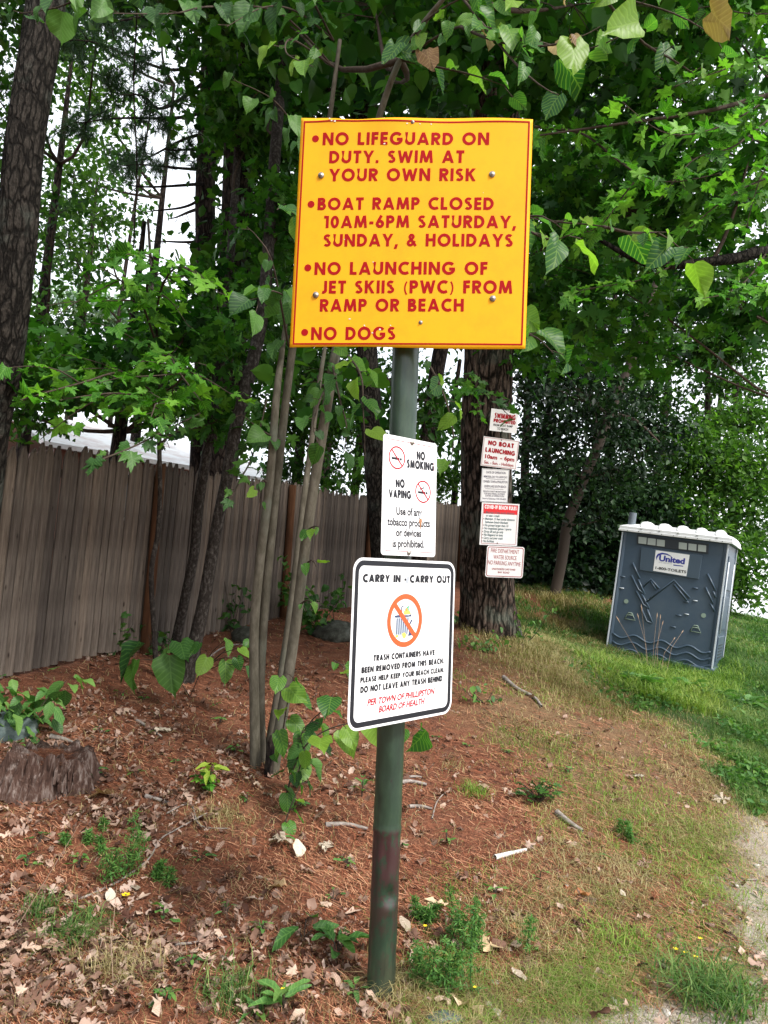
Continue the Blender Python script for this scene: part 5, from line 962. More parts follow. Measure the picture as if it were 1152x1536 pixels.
crown(tr, [pblob(1000, 140, 6, 170, 90, 520), pblob(1080, 260, 5.9, 110, 110, 480), pblob(940, 290, 6, 110, 80, 420), pblob(880, 430, 6.4, 100, 60, 330), pblob(1090, 440, 6.2, 90, 50, 260), pblob(1020, 30, 6.2, 160, 60, 520), pblob(840, 120, 6.3, 80, 70, 300), ((5.5, 7.5, 9), (2.2, 1.8, 1.), 900), ((1.3, 4.3, 6.8), (1.8, 1.6, .7), 2600), ((-.5, 5.6, 7.8), (1.7, 1.6, .6), 2200), ((2.8, 5.6, 8.2), (1.6, 1.6, .7), 1500), pblob(960, 510, 7, 90, 40, 240)], T_MAPLE10, .12, M_maplem, R_, spread=.26, per=14, r0=.008, maxtw=60)  # includes unseen overhead blobs added in the sun's path to shade the fence area
# -- trees farther back (right): deciduous mass with bright gaps
def far_tree(label, x, y, h, blobs, T=RHOMB, size=.17, m=M_far, tr_=.14, spread=.42, per=30, name='woodland_tree', **kw):
    z = tz(x, y); P_ = [(x, y, z-.3, tr_), (x+.1, y, z+h*.4, tr_*.8), (x+.1, y+.1, z+h*.75, tr_*.5), (x+.15, y, z+h, tr_*.25)]
    t_ = tree(name, label, P_, M_bark, seg=10, step=.4, rough=.03); crown(t_, blobs, T, size, m, P_, spread=spread, per=per, r0=.018, maxtw=110, **kw); return t_
def xy(px, D): q = at(px, 850, D); return q[0], q[1]
far_tree('bright green leafy tree at the right edge, above and behind the toilet', *xy(1090, 19), 6, [pblob(1060, 690, 18.5, 90, 50, 4200), pblob(1120, 620, 18.8, 50, 35, 1300), pblob(1010, 760, 18, 50, 40, 1500), pblob(1060, 810, 17.6, 70, 50, 2800), pblob(1125, 790, 18, 30, 55, 600), pblob(1110, 740, 18, 50, 40, 800), pblob(1085, 855, 17.8, 38, 26, 1300), pblob(1100, 885, 17.8, 22, 12, 350), pblob(1135, 700, 19, 34, 60, 1700), pblob(1140, 800, 19, 22, 40, 700)], m=M_farl, size=.15)
far_tree('tall woodland tree with white sky showing through, at the far right', *xy(1050, 24), 12, [pblob(1060, 520, 23, 80, 22, 1900), pblob(970, 590, 23, 50, 22, 900), pblob(1110, 480, 22, 60, 30, 1200), pblob(1090, 570, 23, 60, 14, 700), pblob(1020, 450, 23, 120, 35, 2600), pblob(1060, 640, 23, 70, 14, 700), pblob(1120, 400, 23, 60, 50, 900)], m=M_far)
far_tree('dark hemlock filling the shade behind the slim leaning trunk', *xy(900, 18.5), 9, [pblob(880, 560, 18.5, 100, 60, 2600), pblob(830, 640, 18.5, 60, 60, 1500), pblob(950, 640, 18, 70, 40, 1700), pblob(900, 720, 18, 110, 45, 3800), pblob(860, 800, 17.5, 90, 50, 5000), pblob(960, 790, 17.5, 70, 60, 4400), pblob(820, 850, 17, 60, 35, 3000), pblob(920, 860, 17, 80, 25, 3200), pblob(880, 820, 20, 120, 60, 5000), pblob(850, 878, 16.6, 80, 12, 1500), pblob(950, 880, 16.6, 60, 14, 1200)], m=M_dark, size=.16, spread=.36, flat=.22)  # lowest blobs added as dark undergrowth so the shaded gap reads black
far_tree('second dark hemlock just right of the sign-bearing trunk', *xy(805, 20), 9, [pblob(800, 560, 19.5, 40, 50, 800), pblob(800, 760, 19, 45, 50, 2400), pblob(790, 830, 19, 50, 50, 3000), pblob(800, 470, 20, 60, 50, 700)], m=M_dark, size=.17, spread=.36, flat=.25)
far_tree('broad woodland tree seen over the top right corner of the yellow sign', *xy(880, 27), 16, [pblob(850, 380, 26, 90, 60, 2400), pblob(960, 380, 26, 90, 60, 2400), pblob(900, 240, 27, 120, 90, 3600), pblob(1060, 300, 27, 110, 90, 3300), pblob(960, 90, 27, 150, 90, 3700), pblob(1100, 150, 28, 70, 60, 900), pblob(1050, 20, 28, 90, 50, 1000)], m=M_farl, size=.24)
far_tree('woodland tree behind the top edge of the yellow sign', *xy(690, 25), 17, [pblob(720, 60, 24, 120, 90, 2200), pblob(560, 60, 24, 120, 90, 2200), pblob(640, 130, 24, 100, 60, 900), pblob(800, 200, 24, 60, 80, 900)], m=M_far, size=.22)
# left woods
far_tree('light green leafy tree filling the gap right of the left trunk', *xy(180, 18), 12, [pblob(130, 120, 17, 36, 70, 800), pblob(110, 260, 17, 28, 60, 600), pblob(110, 40, 17, 60, 50, 900), pblob(150, 320, 17, 40, 22, 330), pblob(100, 360, 17, 30, 30, 300), pblob(170, 210, 17, 30, 40, 260), pblob(230, 20, 17.5, 60, 30, 500)], m=M_farl, size=.15)
far_tree('leafy tree at the left edge behind the big trunk', *xy(10, 15), 11, [pblob(0, 150, 14, 30, 140, 1300), pblob(40, 10, 13, 80, 40, 1300), pblob(180, 0, 13, 80, 30, 700), pblob(0, 400, 14, 30, 80, 700), pblob(90, 330, 14.5, 16, 60, 200), pblob(100, 500, 14, 80, 30, 900)], m=M_far, size=.14)
far_tree('pale distant tree low in the bright gap at the left', *xy(140, 40), 9, [pblob(130, 445, 38, 70, 35, 900), pblob(180, 470, 38, 50, 25, 500), pblob(230, 510, 38, 60, 30, 700)], m=leafmat('hazy_foliage', (.12, .2, .17), (.2, .3, .26), (.3, .42, .36), False, .4), size=.3)  # distance haze painted in as pale bluish leaf colours
far_tree('dark bushy tree behind the fence at left', *xy(150, 12), 6, [pblob(60, 550, 11.5, 60, 40, 800), pblob(150, 560, 11.5, 70, 30, 1000), pblob(240, 575, 12, 60, 30, 800), pblob(30, 620, 11.2, 35, 22, 400), pblob(240, 630, 12, 22, 22, 200), pblob(350, 560, 12.5, 40, 60, 600)], m=M_far, size=.12, spread=.28)
far_tree('leafy tree behind the fence between the thick trunk and the yellow sign', *xy(430, 17), 9, [pblob(420, 450, 16, 40, 60, 420), pblob(430, 560, 16, 50, 40, 480), pblob(400, 640, 15.5, 60, 30, 520), pblob(480, 640, 16, 60, 40, 480), pblob(415, 300, 16.5, 40, 60, 420), pblob(440, 700, 16, 50, 20, 500), pblob(480, 540, 15, 70, 40, 1500), pblob(460, 620, 15, 60, 30, 1100), pblob(380, 520, 14.5, 50, 60, 1100), pblob(520, 600, 15.5, 40, 40, 700), pblob(410, 380, 15, 40, 60, 800), pblob(440, 200, 15, 50, 80, 900)], m=M_far, size=.14, spread=.3)
far_tree('yellow-green bush just over the fence beside the sign-bearing trunk', *xy(670, 21), 4, [pblob(665, 710, 20.5, 40, 28, 900), pblob(640, 740, 20.5, 40, 20, 500)], m=M_farl, size=.13, spread=.25)
far_tree('bushy tree behind the fence in the middle, lower left of the smoking sign', *xy(520, 20), 8, [pblob(530, 620, 19, 50, 35, 500), pblob(500, 700, 19, 50, 30, 500), pblob(590, 660, 19, 50, 40, 450), pblob(600, 560, 19, 60, 40, 500), pblob(680, 600, 19, 40, 60, 500)], m=M_far, size=.16)
for i, (px, D, h_t, w_) in enumerate(((70, 30, 15, .2), (150, 26, 16, .10), (226, 34, 19, .12), (410, 25, 14, .16), (480, 30, 15, .2), (695, 28, 15, .18), (790, 30, 15, .2), (975, 30, 15, .14), (1075, 34, 15, .16))):
    x, y = xy(px, D); z = tz(x, y); P_ = [(x, y, z-.3, w_), (x+random.uniform(-.3, .5), y, z+h_t*.5, w_*.8), (x+random.uniform(0, 1), y, z+h_t, w_*.3)]
    nm = ['leftmost bare distant trunk, behind the big left trunk', 'thin distant trunk right of the big left trunk', 'distant trunk low in the bright gap left of the pine', 'thin distant trunk left of the yellow sign', 'distant trunk hidden mostly by the yellow sign', 'distant trunk left of the tree with signs', 'distant trunk right of the tree with signs', 'distant slim trunk above the toilet', 'distant slim trunk near the right edge'][i]
    t_ = tree('distant_tree', nm, P_, M_bark, 'distant trunks in the wood', seg=9, step=.5, rough=.03); c0 = np.array(P_[2][:3]); crown(t_, [(c0, (1.6, 1.6, 1.), 160)] if i in (1, 2) else [(c0-np.array([0, 0, 3]), (2.6, 2.2, 2.4), 900), (c0, (2.4, 2, 2), 600), (c0-np.array([1., 0, 5.5]), (1.8, 1.6, .8), 260)], RHOMB, .3, M_far, P_, spread=.55, r0=.02, maxtw=50)
# hanging vine/cord
mb = MB(); pts = [at(203+2.5*math.sin(i*.9), -60+i*36, 7.5) for i in range(13)]; mb.tube([tuple(q) for q in pts], .008, 6); tag(mb.build('hanging_vine', M_bark, None, True), 'thin dark vine hanging straight down in the bright gap at left', 'vine')
# ================================================================== GROUND COVER
def sample_view(n, d0, d1, x0=-90, x1=1240, power=1.):
    """ground points spread over the part of the ground in and round the view"""
    u = rng.uniform(0, 1, n); D = (d0**-power+(d1**-power-d0**-power)*u)**(-1/power); px = rng.uniform(x0, x1, n)
    X = D*(px-576)/FPX*1.02; Y = D*1.0; return X, Y
def tri_blades(name, x, y, z, h, w, bend, m, parent=None, kind='stuff', tint=None, seg=2, lean=None):
    n = len(x); yaw = rng.uniform(0, 2*PI, n); dx, dy = np.cos(yaw), np.sin(yaw); bx, by = -dy, dx; bn = bend*h; la = yaw+PI/2 if lean is None else lean
    lx, ly = np.cos(la), np.sin(la); V = np.empty((n, 5, 3)); 
    for k, (t, ww) in enumerate(((0, 1), (.55, .75))):
        ox, oy = lx*bn*t*t, ly*bn*t*t
        V[:, 2*k] = np.column_stack([x-dx*w*ww/2+ox, y-dy*w*ww/2+oy, z+h*t*(1-.25*bend*t)]); V[:, 2*k+1] = np.column_stack([x+dx*w*ww/2+ox, y+dy*w*ww/2+oy, z+h*t*(1-.25*bend*t)])
    V[:, 4] = np.column_stack([x+lx*bn, y+ly*bn, z+h*np.maximum(.12, 1-.45*bend)])
    i = (np.arange(n)*5)[:, None]; F4 = i+np.array([[0, 1, 3, 2]]); F3 = i+np.array([[2, 3, 4]])
    tint = np.clip(rng.normal(.5, .22, n), 0, 1) if tint is None else tint
    return mkobj(name, mesh_np(name, V.reshape(-1, 3), [F4, F3], m, np.repeat(tint, 5)), parent, kind)
# fallen pine needles
n = 190000; X, Y = sample_view(n, 1.9, 11, power=1.15); lw, tw_, vg = masks(X, Y); dens = fbm(X*2.3, Y*2.3, 61, 3); keep = (rng.uniform(0, 1, n) < (1-lw)*(1-tw_*.93)*(.35+.65*(1-vg*.45))*np.clip((dens-.25)*2.4, .15, 1)); X, Y = X[keep], Y[keep]; n = len(X)
Z = terr(X, Y)+rng.uniform(.003, .016, n); a = rng.uniform(0, PI, n); l = rng.uniform(.03, .075, n)*np.clip(Y/5, 1, 1.5); w = np.clip(Y*.00055, .0016, .005); el = rng.normal(0, .14, n); cv = rng.normal(0, .12, n)
V = np.empty((n, 6, 3)); dx, dy = np.cos(a), np.sin(a)
for k, t in enumerate((-.5, 0, .5)):
    cx_ = X+dx*l*t-dy*cv*l*(t*t*4); cy_ = Y+dy*l*t+dx*cv*l*(t*t*4); cz = Z+np.abs(el)*l*(t+.5)
    V[:, k*2] = np.column_stack([cx_-dy*w/2, cy_+dx*w/2, cz]); V[:, k*2+1] = np.column_stack([cx_+dy*w/2, cy_-dx*w/2, cz+w*.3])
i = (np.arange(n)*6)[:, None]; Fc = np.concatenate([i+np.array([[0, 1, 3, 2]]), i+np.array([[2, 3, 5, 4]])])
o = mkobj('pine_needle_litter', mesh_np('pine_needle_litter', V.reshape(-1, 3), Fc, M_needle, np.repeat(np.clip(rng.normal(.45, .30, n)+.5*(fbm(X*3, Y*3, 8, 2)-.5), 0, 1), 6)), None, 'stuff'); tag(o, 'red-brown fallen pine needles carpeting the ground around the post', 'needles')
# small broken leaf litter
T_BIT = (np.array([[0, -.6, 0], [.3, -.2, .22], [.42, .3, .05], [.1, .6, .25], [-.25, .35, -.02], [-.4, -.2, .3], [0, 0, -.06]]), np.array([(6, 0, 1), (6, 1, 2), (6, 2, 3), (6, 3, 4), (6, 4, 5), (6, 5, 0)]))
n = 60000; X, Y = sample_view(n, 1.9, 13, power=1.); lw, tw_, vg = masks(X, Y); dens = fbm(X*1.6+7, Y*1.6, 71, 4); leftish = np.clip((.6-X)/1.6, .25, 1)
keep = rng.uniform(0, 1, n) < (1-lw*.93)*(1-tw_*.5)*(1-vg*.35)*np.clip((dens-.36)*3.4, .07, 1)*leftish; X, Y = X[keep], Y[keep]; n = len(X)
V, Fc, A = scatter(T_BIT, np.column_stack([X, Y, terr(X, Y)+rng.uniform(.006, .022, n)]), rng.gamma(3, .008, n).clip(.008, .06)*np.clip(Y/6, 1, 1.3), rng.uniform(0, 2*PI, n), rng.normal(0, .6, n), rng.normal(0, .6, n), np.clip(rng.normal(.48, .3, n), 0, 1), rng.uniform(.3, 1.1, n))
LL = thing('leaf_litter', 'curled brown and tan fallen leaves scattered over the pine needles', 'leaves'); mkobj('small_leaf_litter', mesh_np('small_leaf_litter', V, Fc, M_litter, A), LL, 'stuff')
oak_l = lm('oakl', T_OAK, M_litterleaf, 5, .07); map_l = lm('mapl', T_MAPLE10, M_litterleaf, 4, .09); ov_l = lm('ovl', T_OVAL, M_litterleaf, 4, .08)
for nm_, T_, s_ in (('small_oak_leaves', T_OAK, .06), ('small_maple_leaves', T_MAPLE10, .045)):
    n = 2600; X, Y = sample_view(n, 2., 12, power=1.); lw, tw_, vg = masks(X, Y); dens = fbm(X*1.6+7, Y*1.6, 71, 4); keep = rng.uniform(0, 1, n) < (1-lw*.9)*(1-tw_*.5)*(1-vg*.5)*np.clip((dens-.33)*3.4, .1, 1)*np.clip((.6-X)/1.6, .3, 1); X, Y = X[keep], Y[keep]; n = len(X)
    V_, F_ = T_; V_ = V_.copy(); V_[:, 2] += .16*np.sin(V_[:, 0]*7)+.14*np.sin(V_[:, 1]*6)
    V, Fc, A = scatter((V_, F_), np.column_stack([X, Y, terr(X, Y)+rng.uniform(.008, .03, n)]), s_*rng.uniform(.6, 1.4, n), rng.uniform(0, 2*PI, n), rng.normal(0, .45, n), rng.normal(0, .45, n), np.clip(rng.normal(.5, .28, n), 0, 1)); mkobj(nm_, mesh_np(nm_, V, Fc, M_litter, A), LL, 'stuff')
k = 0
while k < 296:
    px = random.uniform(-20, 1150); py = 1000+(random.random()**.7)*530
    g_ = gnd(px, py); lw, tw_, vg = masks(g_[:1], g_[1:2])
    if random.random() > (1-lw[0]*.95)*(1-tw_[0]*.4)*(1-.45*vg[0])*(1 if px < 560 else .6): continue
    ms_ = random.choice((oak_l, map_l, ov_l, ov_l)); s = random.uniform(.04, .085)*(1.3 if ms_ is oak_l else 1)
    o = place_leaf(LL, ms_, (g_[0], g_[1], g_[2]+random.uniform(.012, .028)), s, random.uniform(0, 6.28), random.gauss(0, .25), random.gauss(0, .3)); k += 1
# ---- grass
def grass(name, label, n, d0, d1, maskf, h, w, m, bend=(.3, 1.2), power=1.1, x0=-90, x1=1240, cat='grass', hs=.35, clump=None):
    X, Y = sample_view(n, d0, d1, x0, x1, power); lw, tw_, vg = masks(X, Y); p = maskf(X, Y, lw, tw_, vg); keep = rng.uniform(0, 1, n) < p; X, Y = X[keep], Y[keep]; n = len(X)
    hh = h*rng.uniform(1-hs, 1+hs, n)*(.6+.8*fbm(X*2.5, Y*2.5, 91, 2)); ww = np.maximum(w, Y*.00075)*rng.uniform(.7, 1.3, n)
    o = tri_blades(name, X, Y, terr(X, Y)-.005, hh, ww, rng.uniform(*bend, n), m, None, 'stuff', np.clip(.5+1.1*(fbm(X*1.3, Y*1.3, 33, 3)-.5)+rng.normal(0, .17, n), 0, 1)); tag(o, label, cat); return o
grass('green_grass', 'short green lawn grass around the toilet on the right', 230000, 4.5, 27, lambda X, Y, l, t, v: l*(.15+.85*np.clip((fbm(X*1.4, Y*1.4, 15, 4)-.42)*6, 0, 1)), .085, .004, M_grass, power=.55, x0=760)
grass('tall_grass', 'longer green grass growing in front of the toilet', 70000, 5.5, 13.5, lambda X, Y, l, t, v: l*np.clip((fbm(X*.9+3, Y*.9, 25, 3)-.45)*7, 0, 1), .17, .006, M_grass, power=.6, x0=780, bend=(.5, 1.5))
grass('dry_grass', 'thin dry straw-coloured grass between the pine needles and the lawn', 230000, 1.9, 20, lambda X, Y, l, t, v: (1-l*.55)*(1-t*.8)*(.9*np.clip(v+.25*l, 0, 1)*np.clip((fbm(X*1.4, Y*1.4, 35, 4)-.36)*5, 0.05, 1)+.06), .075, .0018, M_dgrass, power=1., bend=(.8, 1.9))
grass('sparse_grass', 'sparse yellow-green grass thinly covering the needles at the right', 150000, 1.9, 16, lambda X, Y, l, t, v: (1-t*.75)*(v*np.clip((fbm(X*1.5+5, Y*1.5, 45, 4)-.42)*6, .02, 1)), .07, .0024, M_lgrass, power=1., bend=(.7, 1.7))
TE = [gnd(*p) for p in ((1075, 1180), (1149, 1190), (1130, 1240), (1095, 1290), (1075, 1370), (1040, 1440), (940, 1500), (830, 1536), (760, 1536), (860, 1440), (960, 1400), (1030, 1330), (1040, 1240))]
grass('track_edge_grass', 'bright yellow-green grass fringing the sandy track at the lower right', 90000, 2., 8, lambda X, Y, l, t, v: np.clip(poly_sd(X, Y, TE)*5+.9*(fbm(X*3, Y*3, 55, 3)-.5)*2+.25, 0, 1), .06, .003, M_lgrass, power=1.2, x0=600, bend=(.6, 1.6))
grass('bank_grass', 'rank dry and green grass at the foot of the sign-bearing tree', 40000, 7, 15, lambda X, Y, l, t, v: np.clip(1-np.hypot(X-3.0, (Y-9.6)*.7)/2.2, 0, 1)*1.2, .13, .004, M_dgrass, power=.8, x0=700, x1=950, bend=(.5, 1.5))
n = 26000; X, Y = sample_view(n, 5., 20, 760, 1240, .6); lw, tw_, vg = masks(X, Y); keep = rng.uniform(0, 1, n) < lw*np.clip((fbm(X*1.6+2, Y*1.6, 66, 3)-.45)*6, 0, 1); X, Y = X[keep], Y[keep]
o = leaves('lawn_weeds', LHEX, np.column_stack([X, Y, terr(X, Y)+rng.uniform(.02, .09, len(X))]), .055, M_weedm, None, .5, 'stuff'); tag(o, 'low broad-leaved weeds mixed through the lawn grass', 'weeds')
for nm_, lb_, n_, m_, sd_, h_g in (('bank_grass', 'dark mixed grass on the shaded ground between the sign-bearing trunk and the slim leaning trunk', 60000, M_grass, 71, .12), ('bank_grass', 'straw-coloured grass scattered on the shaded ground behind the toilet and trunk', 40000, M_dgrass, 72, .13)):
    grass(nm_, lb_, n_, 8.5, 19, lambda X, Y, l, t, v: np.clip(1.25-np.hypot((X-3.8)*.9, (Y-13.6)*.55)/2.6, 0, 1)*np.clip((fbm(X*1.5, Y*1.5, sd_, 3)-.34)*5, 0, 1), h_g, .006, m_, power=.4, x0=740, x1=1000, bend=(.5, 1.5))
WB = [gnd(*p) for p in ((890, 985), (940, 1000), (1010, 1012), (1068, 1020), (1100, 1005), (1110, 1030), (1075, 1085), (1010, 1090), (950, 1060), (900, 1020))]
grass('toilet_weeds', 'rank pale green weeds and long grass growing up round the front of the toilet', 26000, 8, 13.5, lambda X, Y, l, t, v: np.clip(poly_sd(X, Y, WB)*1.5+.3+1.2*(fbm(X*3, Y*3, 57, 3)-.5), 0, 1), .2, .012, M_lgrass, power=.6, x0=850, bend=(.4, 1.3), cat='weeds')
# ---- helper for small plants
def to_local(mb, t): mb.v = [(a-t.location.x, b-t.location.y, c-t.location.z) for a, b, c in mb.v]; return mb
def tuft(name, label, px, py, n, h, m, spread=.05, w=.004, bend=(.3, 1.2), group=None, cat='grass'):
    g_ = gnd(px, py); t = thing(name, label, cat, g_, None, group); x = g_[0]+rng.normal(0, spread, n); y = g_[1]+rng.normal(0, spread, n); o = tri_blades('blades', x, y, terr(x, y)-.004, h*rng.uniform(.5, 1.1, n), w*rng.uniform(.7, 1.3, n), rng.uniform(*bend, n), m, None, 'stuff'); o.parent = t; o.matrix_parent_inverse = Matrix.Translation(-Vector(g_)); return t
tuft('grass_tuft', 'flattened dark green grass tuft at lower left beside dry grass', 110, 1402, 260, .13, M_grass, .06, .004, (.8, 1.8)); tuft('grass_tuft', 'dark green tuft of grass left of the yellow flower, near the long twig', 60, 1372, 160, .12, M_grass, .035)
tuft('grass_tuft', 'dry straw tuft in the lower left foreground', 185, 1455, 340, .12, M_dgrass, .08, .0025, (.5, 1.7)); tuft('grass_tuft', 'bright grass tuft on needles right of the post, upper of two', 712, 1190, 170, .11, M_lgrass, .05, .004, (.5, 1.4)); tuft('grass_tuft', 'small grey-green tuft above the bright one right of the post', 680, 1150, 90, .08, M_dgrass, .05, .003)
tuft('grass_tuft', 'dense green grass clump at the lower right corner by the yellow flowers', 1060, 1490, 520, .17, M_grass, .11, .006, (.5, 1.5)); tuft('grass_tuft', 'light green clump in the lower right foreground', 930, 1420, 340, .12, M_lgrass, .10, .005, (.4, 1.4)); tuft('grass_tuft', 'grass clump at the bottom edge left of the post', 350, 1500, 260, .13, M_grass, .07, .004)
tuft('grass_tuft', 'mossy grass mound below the yellow-green seedling', 335, 1225, 420, .07, M_dgrass, .09, .003, (.6, 1.7)); tuft('grass_tuft', 'wispy dry grass curling round the foot of the post', 600, 1490, 240, .15, M_dgrass, .06, .0022, (.7, 2.)); tuft('grass_tuft', 'olive grass clump right of the feathery weeds', 790, 1400, 380, .12, M_dgrass, .12, .003, (.7, 1.6)); tuft('grass_tuft', 'rusty dry clump at the foot of the slim leaning tree', 835, 905, 260, .35, M_dgrass, .18, .012, (.5, 1.5)); tuft('grass_tuft', 'long green tussock in front of the toilet under the dry seed stalks', 972, 1010, 420, .28, M_grass, .16, .010, (.6, 1.5))
tuft('grass_tuft', 'dark green low tuft among the sparse grass right of centre', 968, 1270, 200, .06, M_grass, .05, .004, (.8, 1.7))
# broad-leaved and feathery plants
def rosette(label, px, py, n, size, meshes, lift=.75, spread=.02, hgt=.03, name='broadleaf_weed', cat='weed', stems=True, group=None, hang=None):
    g_ = gnd(px, py); t = thing(name, label, cat, g_, None, group); mb = MB()
    for i in range(n):
        ya = i*2.4+random.uniform(-.4, .4); r_ = random.uniform(0, spread); h = hgt*random.uniform(.2, 1.1); b = np.array([g_[0]-math.sin(ya)*r_, g_[1]+math.cos(ya)*r_, g_[2]+h])
        mb.tube([(g_[0], g_[1], g_[2]-.01), tuple((np.array(g_)+b)/2+np.array([0, 0, h*.2])), tuple(b)], .0025, 4, False); place_leaf(t, meshes, b, size*random.uniform(.65, 1.15), ya, (hang if hang is not None else lift-1.1*h/max(hgt, .01)*.3)*random.uniform(.5, 1.2), random.gauss(0, .25))
    if stems: mkobj('stalk', to_local(mb, t).mesh('stalk', M_twig), t)
    return t
long_l = lm('long', fan([(x*.72, y) for x, y in OVAL], .3, .35), M_weed, 4, .015); big_oval = lm('bigoval', T_OVAL, M_bassdark, 4, .015)
rosette('broad-leaved green weed just left of the foot of the post', 505, 1430, 8, .12, big_oval, .7, .05, .07); rosette('single-stemmed weed with two big oval leaves left of the post foot', 455, 1412, 3, .15, big_oval, .3, .06, .09); rosette('upright light green weed at the bottom edge with a yellow flower', 425, 1515, 7, .13, long_l, 1.0, .03, .06)
rosette('small leafy weed at the very bottom edge left of centre', 385, 1530, 5, .09, long_l, .9, .03, .03); rosette('small green weed behind the left side of the post', 543, 1195, 6, .085, om, .8, .03, .09); rosette('bushy dark green weed on the needles right of the post', 808, 1205, 42, .075, lm('oakg', T_OAK, M_bassdark, 4, .03), .5, .12, .13); rosette('low weed with pale leaves under the basswood shoots', 440, 1215, 8, .06, om, .5, .06, .04)
rosette('tiny three-leaved seedling in the needles at left', 232, 1100, 4, .06, om, .3, .02, .04); rosette('tiny light green seedling near the thin trunks', 182, 1015+28, 5, .05, om, .3, .04, .03); rosette('small green sprout beside the rotten stump', 25, 1125, 5, .06, om, .7, .03, .04); rosette('small sprout right of the stump', 140, 1175, 6, .05, om, .8, .03, .08)
rosette('pair of small green seedlings left of the grey stems', 370, 1205, 5, .05, om, .4, .05, .05)
for lb, px, py in (('broad grey-green dock leaves in the lawn below the toilet', 1030, 1040), ('clump of broad leaves in the lawn under the right corner of the toilet', 1065, 1050), ('leafy lawn weed at the right edge of the picture', 1120, 1065), ('lawn weed left of the dock leaves', 955, 1030)): rosette(lb, px, py, 20, .2, lm('dock', T_OVAL, M_weed, 4, .015), .9, .16, .10)
sdl = [(60, 1262), (118, 1300), (205, 1165), (262, 1145), (330, 1085), (352, 1130), (420, 1262), (300, 1290), (245, 1385), (338, 1372), (392, 1402), (92, 1140), (150, 1100), (215, 1050), (325, 1060), (520, 1300), (500, 1352), (655, 1110), (700, 1120), (760, 1130), (670, 1265), (742, 1345), (600, 1275), (850, 1160), (900, 1290), (810, 1320), (285, 1455), (530, 1500), (250, 1500), (40, 1300)]
for px, py in sdl: rosette('tiny green seedling sprouting through the pine needles', px, py, random.randint(4, 8), random.uniform(.035, .06), om, .6, .03, random.uniform(.02, .06), name='small_seedling', cat='seedling', group='small seedlings in the needles')
lime = lm('lime', T_OVAL, M_lime, 3, .015)
g_ = gnd(312, 1190); t = thing('seedling', 'yellow-green seedling with bright oval leaves standing on the pine needles', 'seedling', g_); mb = MB(); top = np.array(g_)+np.array([.01, 0, .17]); mb.tube([tuple(g_), tuple(top)], .003, 5); mkobj('stem', to_local(mb, t).mesh('stem', M_twig), t)
for i in range(9): ya = i*2.3; place_leaf(t, lime, top-np.array([math.sin(ya)*.015, -math.cos(ya)*.015, .022*(i//2)]), .085*random.uniform(.8, 1.1), ya, random.uniform(-.3, .5), random.gauss(0, .3))
for i in range(14): ya = i*1.9; place_leaf(t, mm, np.array(g_)+np.array([-.03+random.uniform(-.04, .05), random.uniform(-.03, .03), random.uniform(.03, .11)]), .06, ya, random.uniform(-.4, .3), random.gauss(0, .3))
def feathery(label, px, py, hgt, n_st, spread=.05, m=M_weedm, name='feathery_weed'):
    g_ = gnd(px, py); t = thing(name, label, 'weed', g_); mb = MB(); P = []
    for s_ in range(n_st):
        a_ = random.uniform(0, 6.28); b0 = np.array(g_)+np.array([random.gauss(0, spread), random.gauss(0, spread), -.01]); e_ = b0+np.array([math.cos(a_)*hgt*.25, math.sin(a_)*hgt*.25, hgt*random.uniform(.55, 1.05)]); mb.tube([tuple(b0), tuple((b0+e_)/2+np.array([0, 0, .01])), tuple(e_)], .002, 4, False)
        for i in range(16):
            u = .12+.88*i/15; p_ = b0+(e_-b0)*u; L_ = hgt*.30*(1-.6*u)
            a2 = i*2.4+s_; tip = p_+np.array([math.cos(a2)*L_, math.sin(a2)*L_, L_*.35])
            for q in range(9): P.append(p_+(tip-p_)*(q+1)/9)
    mkobj('stem', to_local(mb, t).mesh('stem', M_weedm), t, 'stuff'); P = np.array(P); T_F = (np.array([[0, 0, 0], [.11, .5, .03], [0, 1, 0], [-.11, .5, .03]]), np.array([(0, 1, 2), (0, 2, 3)]))
    P = np.repeat(P, 2, 0); o = leaves('foliage', T_F, P, .024 if hgt < .3 else .03, m, None, .5, 'stuff', droop=.1); o.parent = t; o.matrix_parent_inverse = Matrix.Translation(-Vector(g_))
feathery('feathery green weed right of the long fallen twig at lower left', 172, 1320, .26, 5, .05); feathery('smaller feathery weed beside the larger one at lower left', 245, 1325, .12, 3, .02); feathery('low feathery weed just below the rotten stump', 140, 1265, .10, 4, .05)
feathery('feathery green weeds standing right of the post foot', 670, 1480, .24, 7, .07); feathery('second feathery weed patch higher up right of the post', 700, 1400, .20, 7, .09); feathery('sparse feathery weed in front of the dry grass at right', 945, 1260, .12, 3, .04); feathery('feathery weed touching the right side of the post base', 640, 1380, .12, 4, .04)
# shrubs
def shrub(label, px, py, D, w, h, n, size, meshes, name='leafy_shrub', cat='shrub', hang=-.4, limbs=6):
    q = at(px, py, D); g_ = np.array([q[0], q[1], tz(q[0], q[1])]); t = thing(name, label, cat, g_); mb = MB(); tips = []
    for i in range(limbs):
        e_ = g_+np.array([random.uniform(-w, w), random.uniform(-w, w)*.7, h*random.uniform(.5, 1)]); b = arc_branch(g_, e_, .08, .006, .002, 6); mb.tube([x[:3] for x in b], [x[3] for x in b], 5, False); tips.append(np.array(b)[:, :3])
    mkobj('stem', to_local(mb, t).mesh('stem', M_twig), t)
    for i in range(n):
        b = random.choice(tips); p_ = b[random.randint(1, 5)]+rng.normal(0, .05, 3); p_[2] = max(p_[2], g_[2]+.02); place_leaf(t, meshes, p_, size*random.uniform(.7, 1.15), random.uniform(0, 6.28), hang+random.gauss(0, .35), random.gauss(0, .35))
    return t
ovg = lm('ovg', fan([(x*1.3, y) for x, y in OVAL], .15, .25), M_weed, 4, .015)
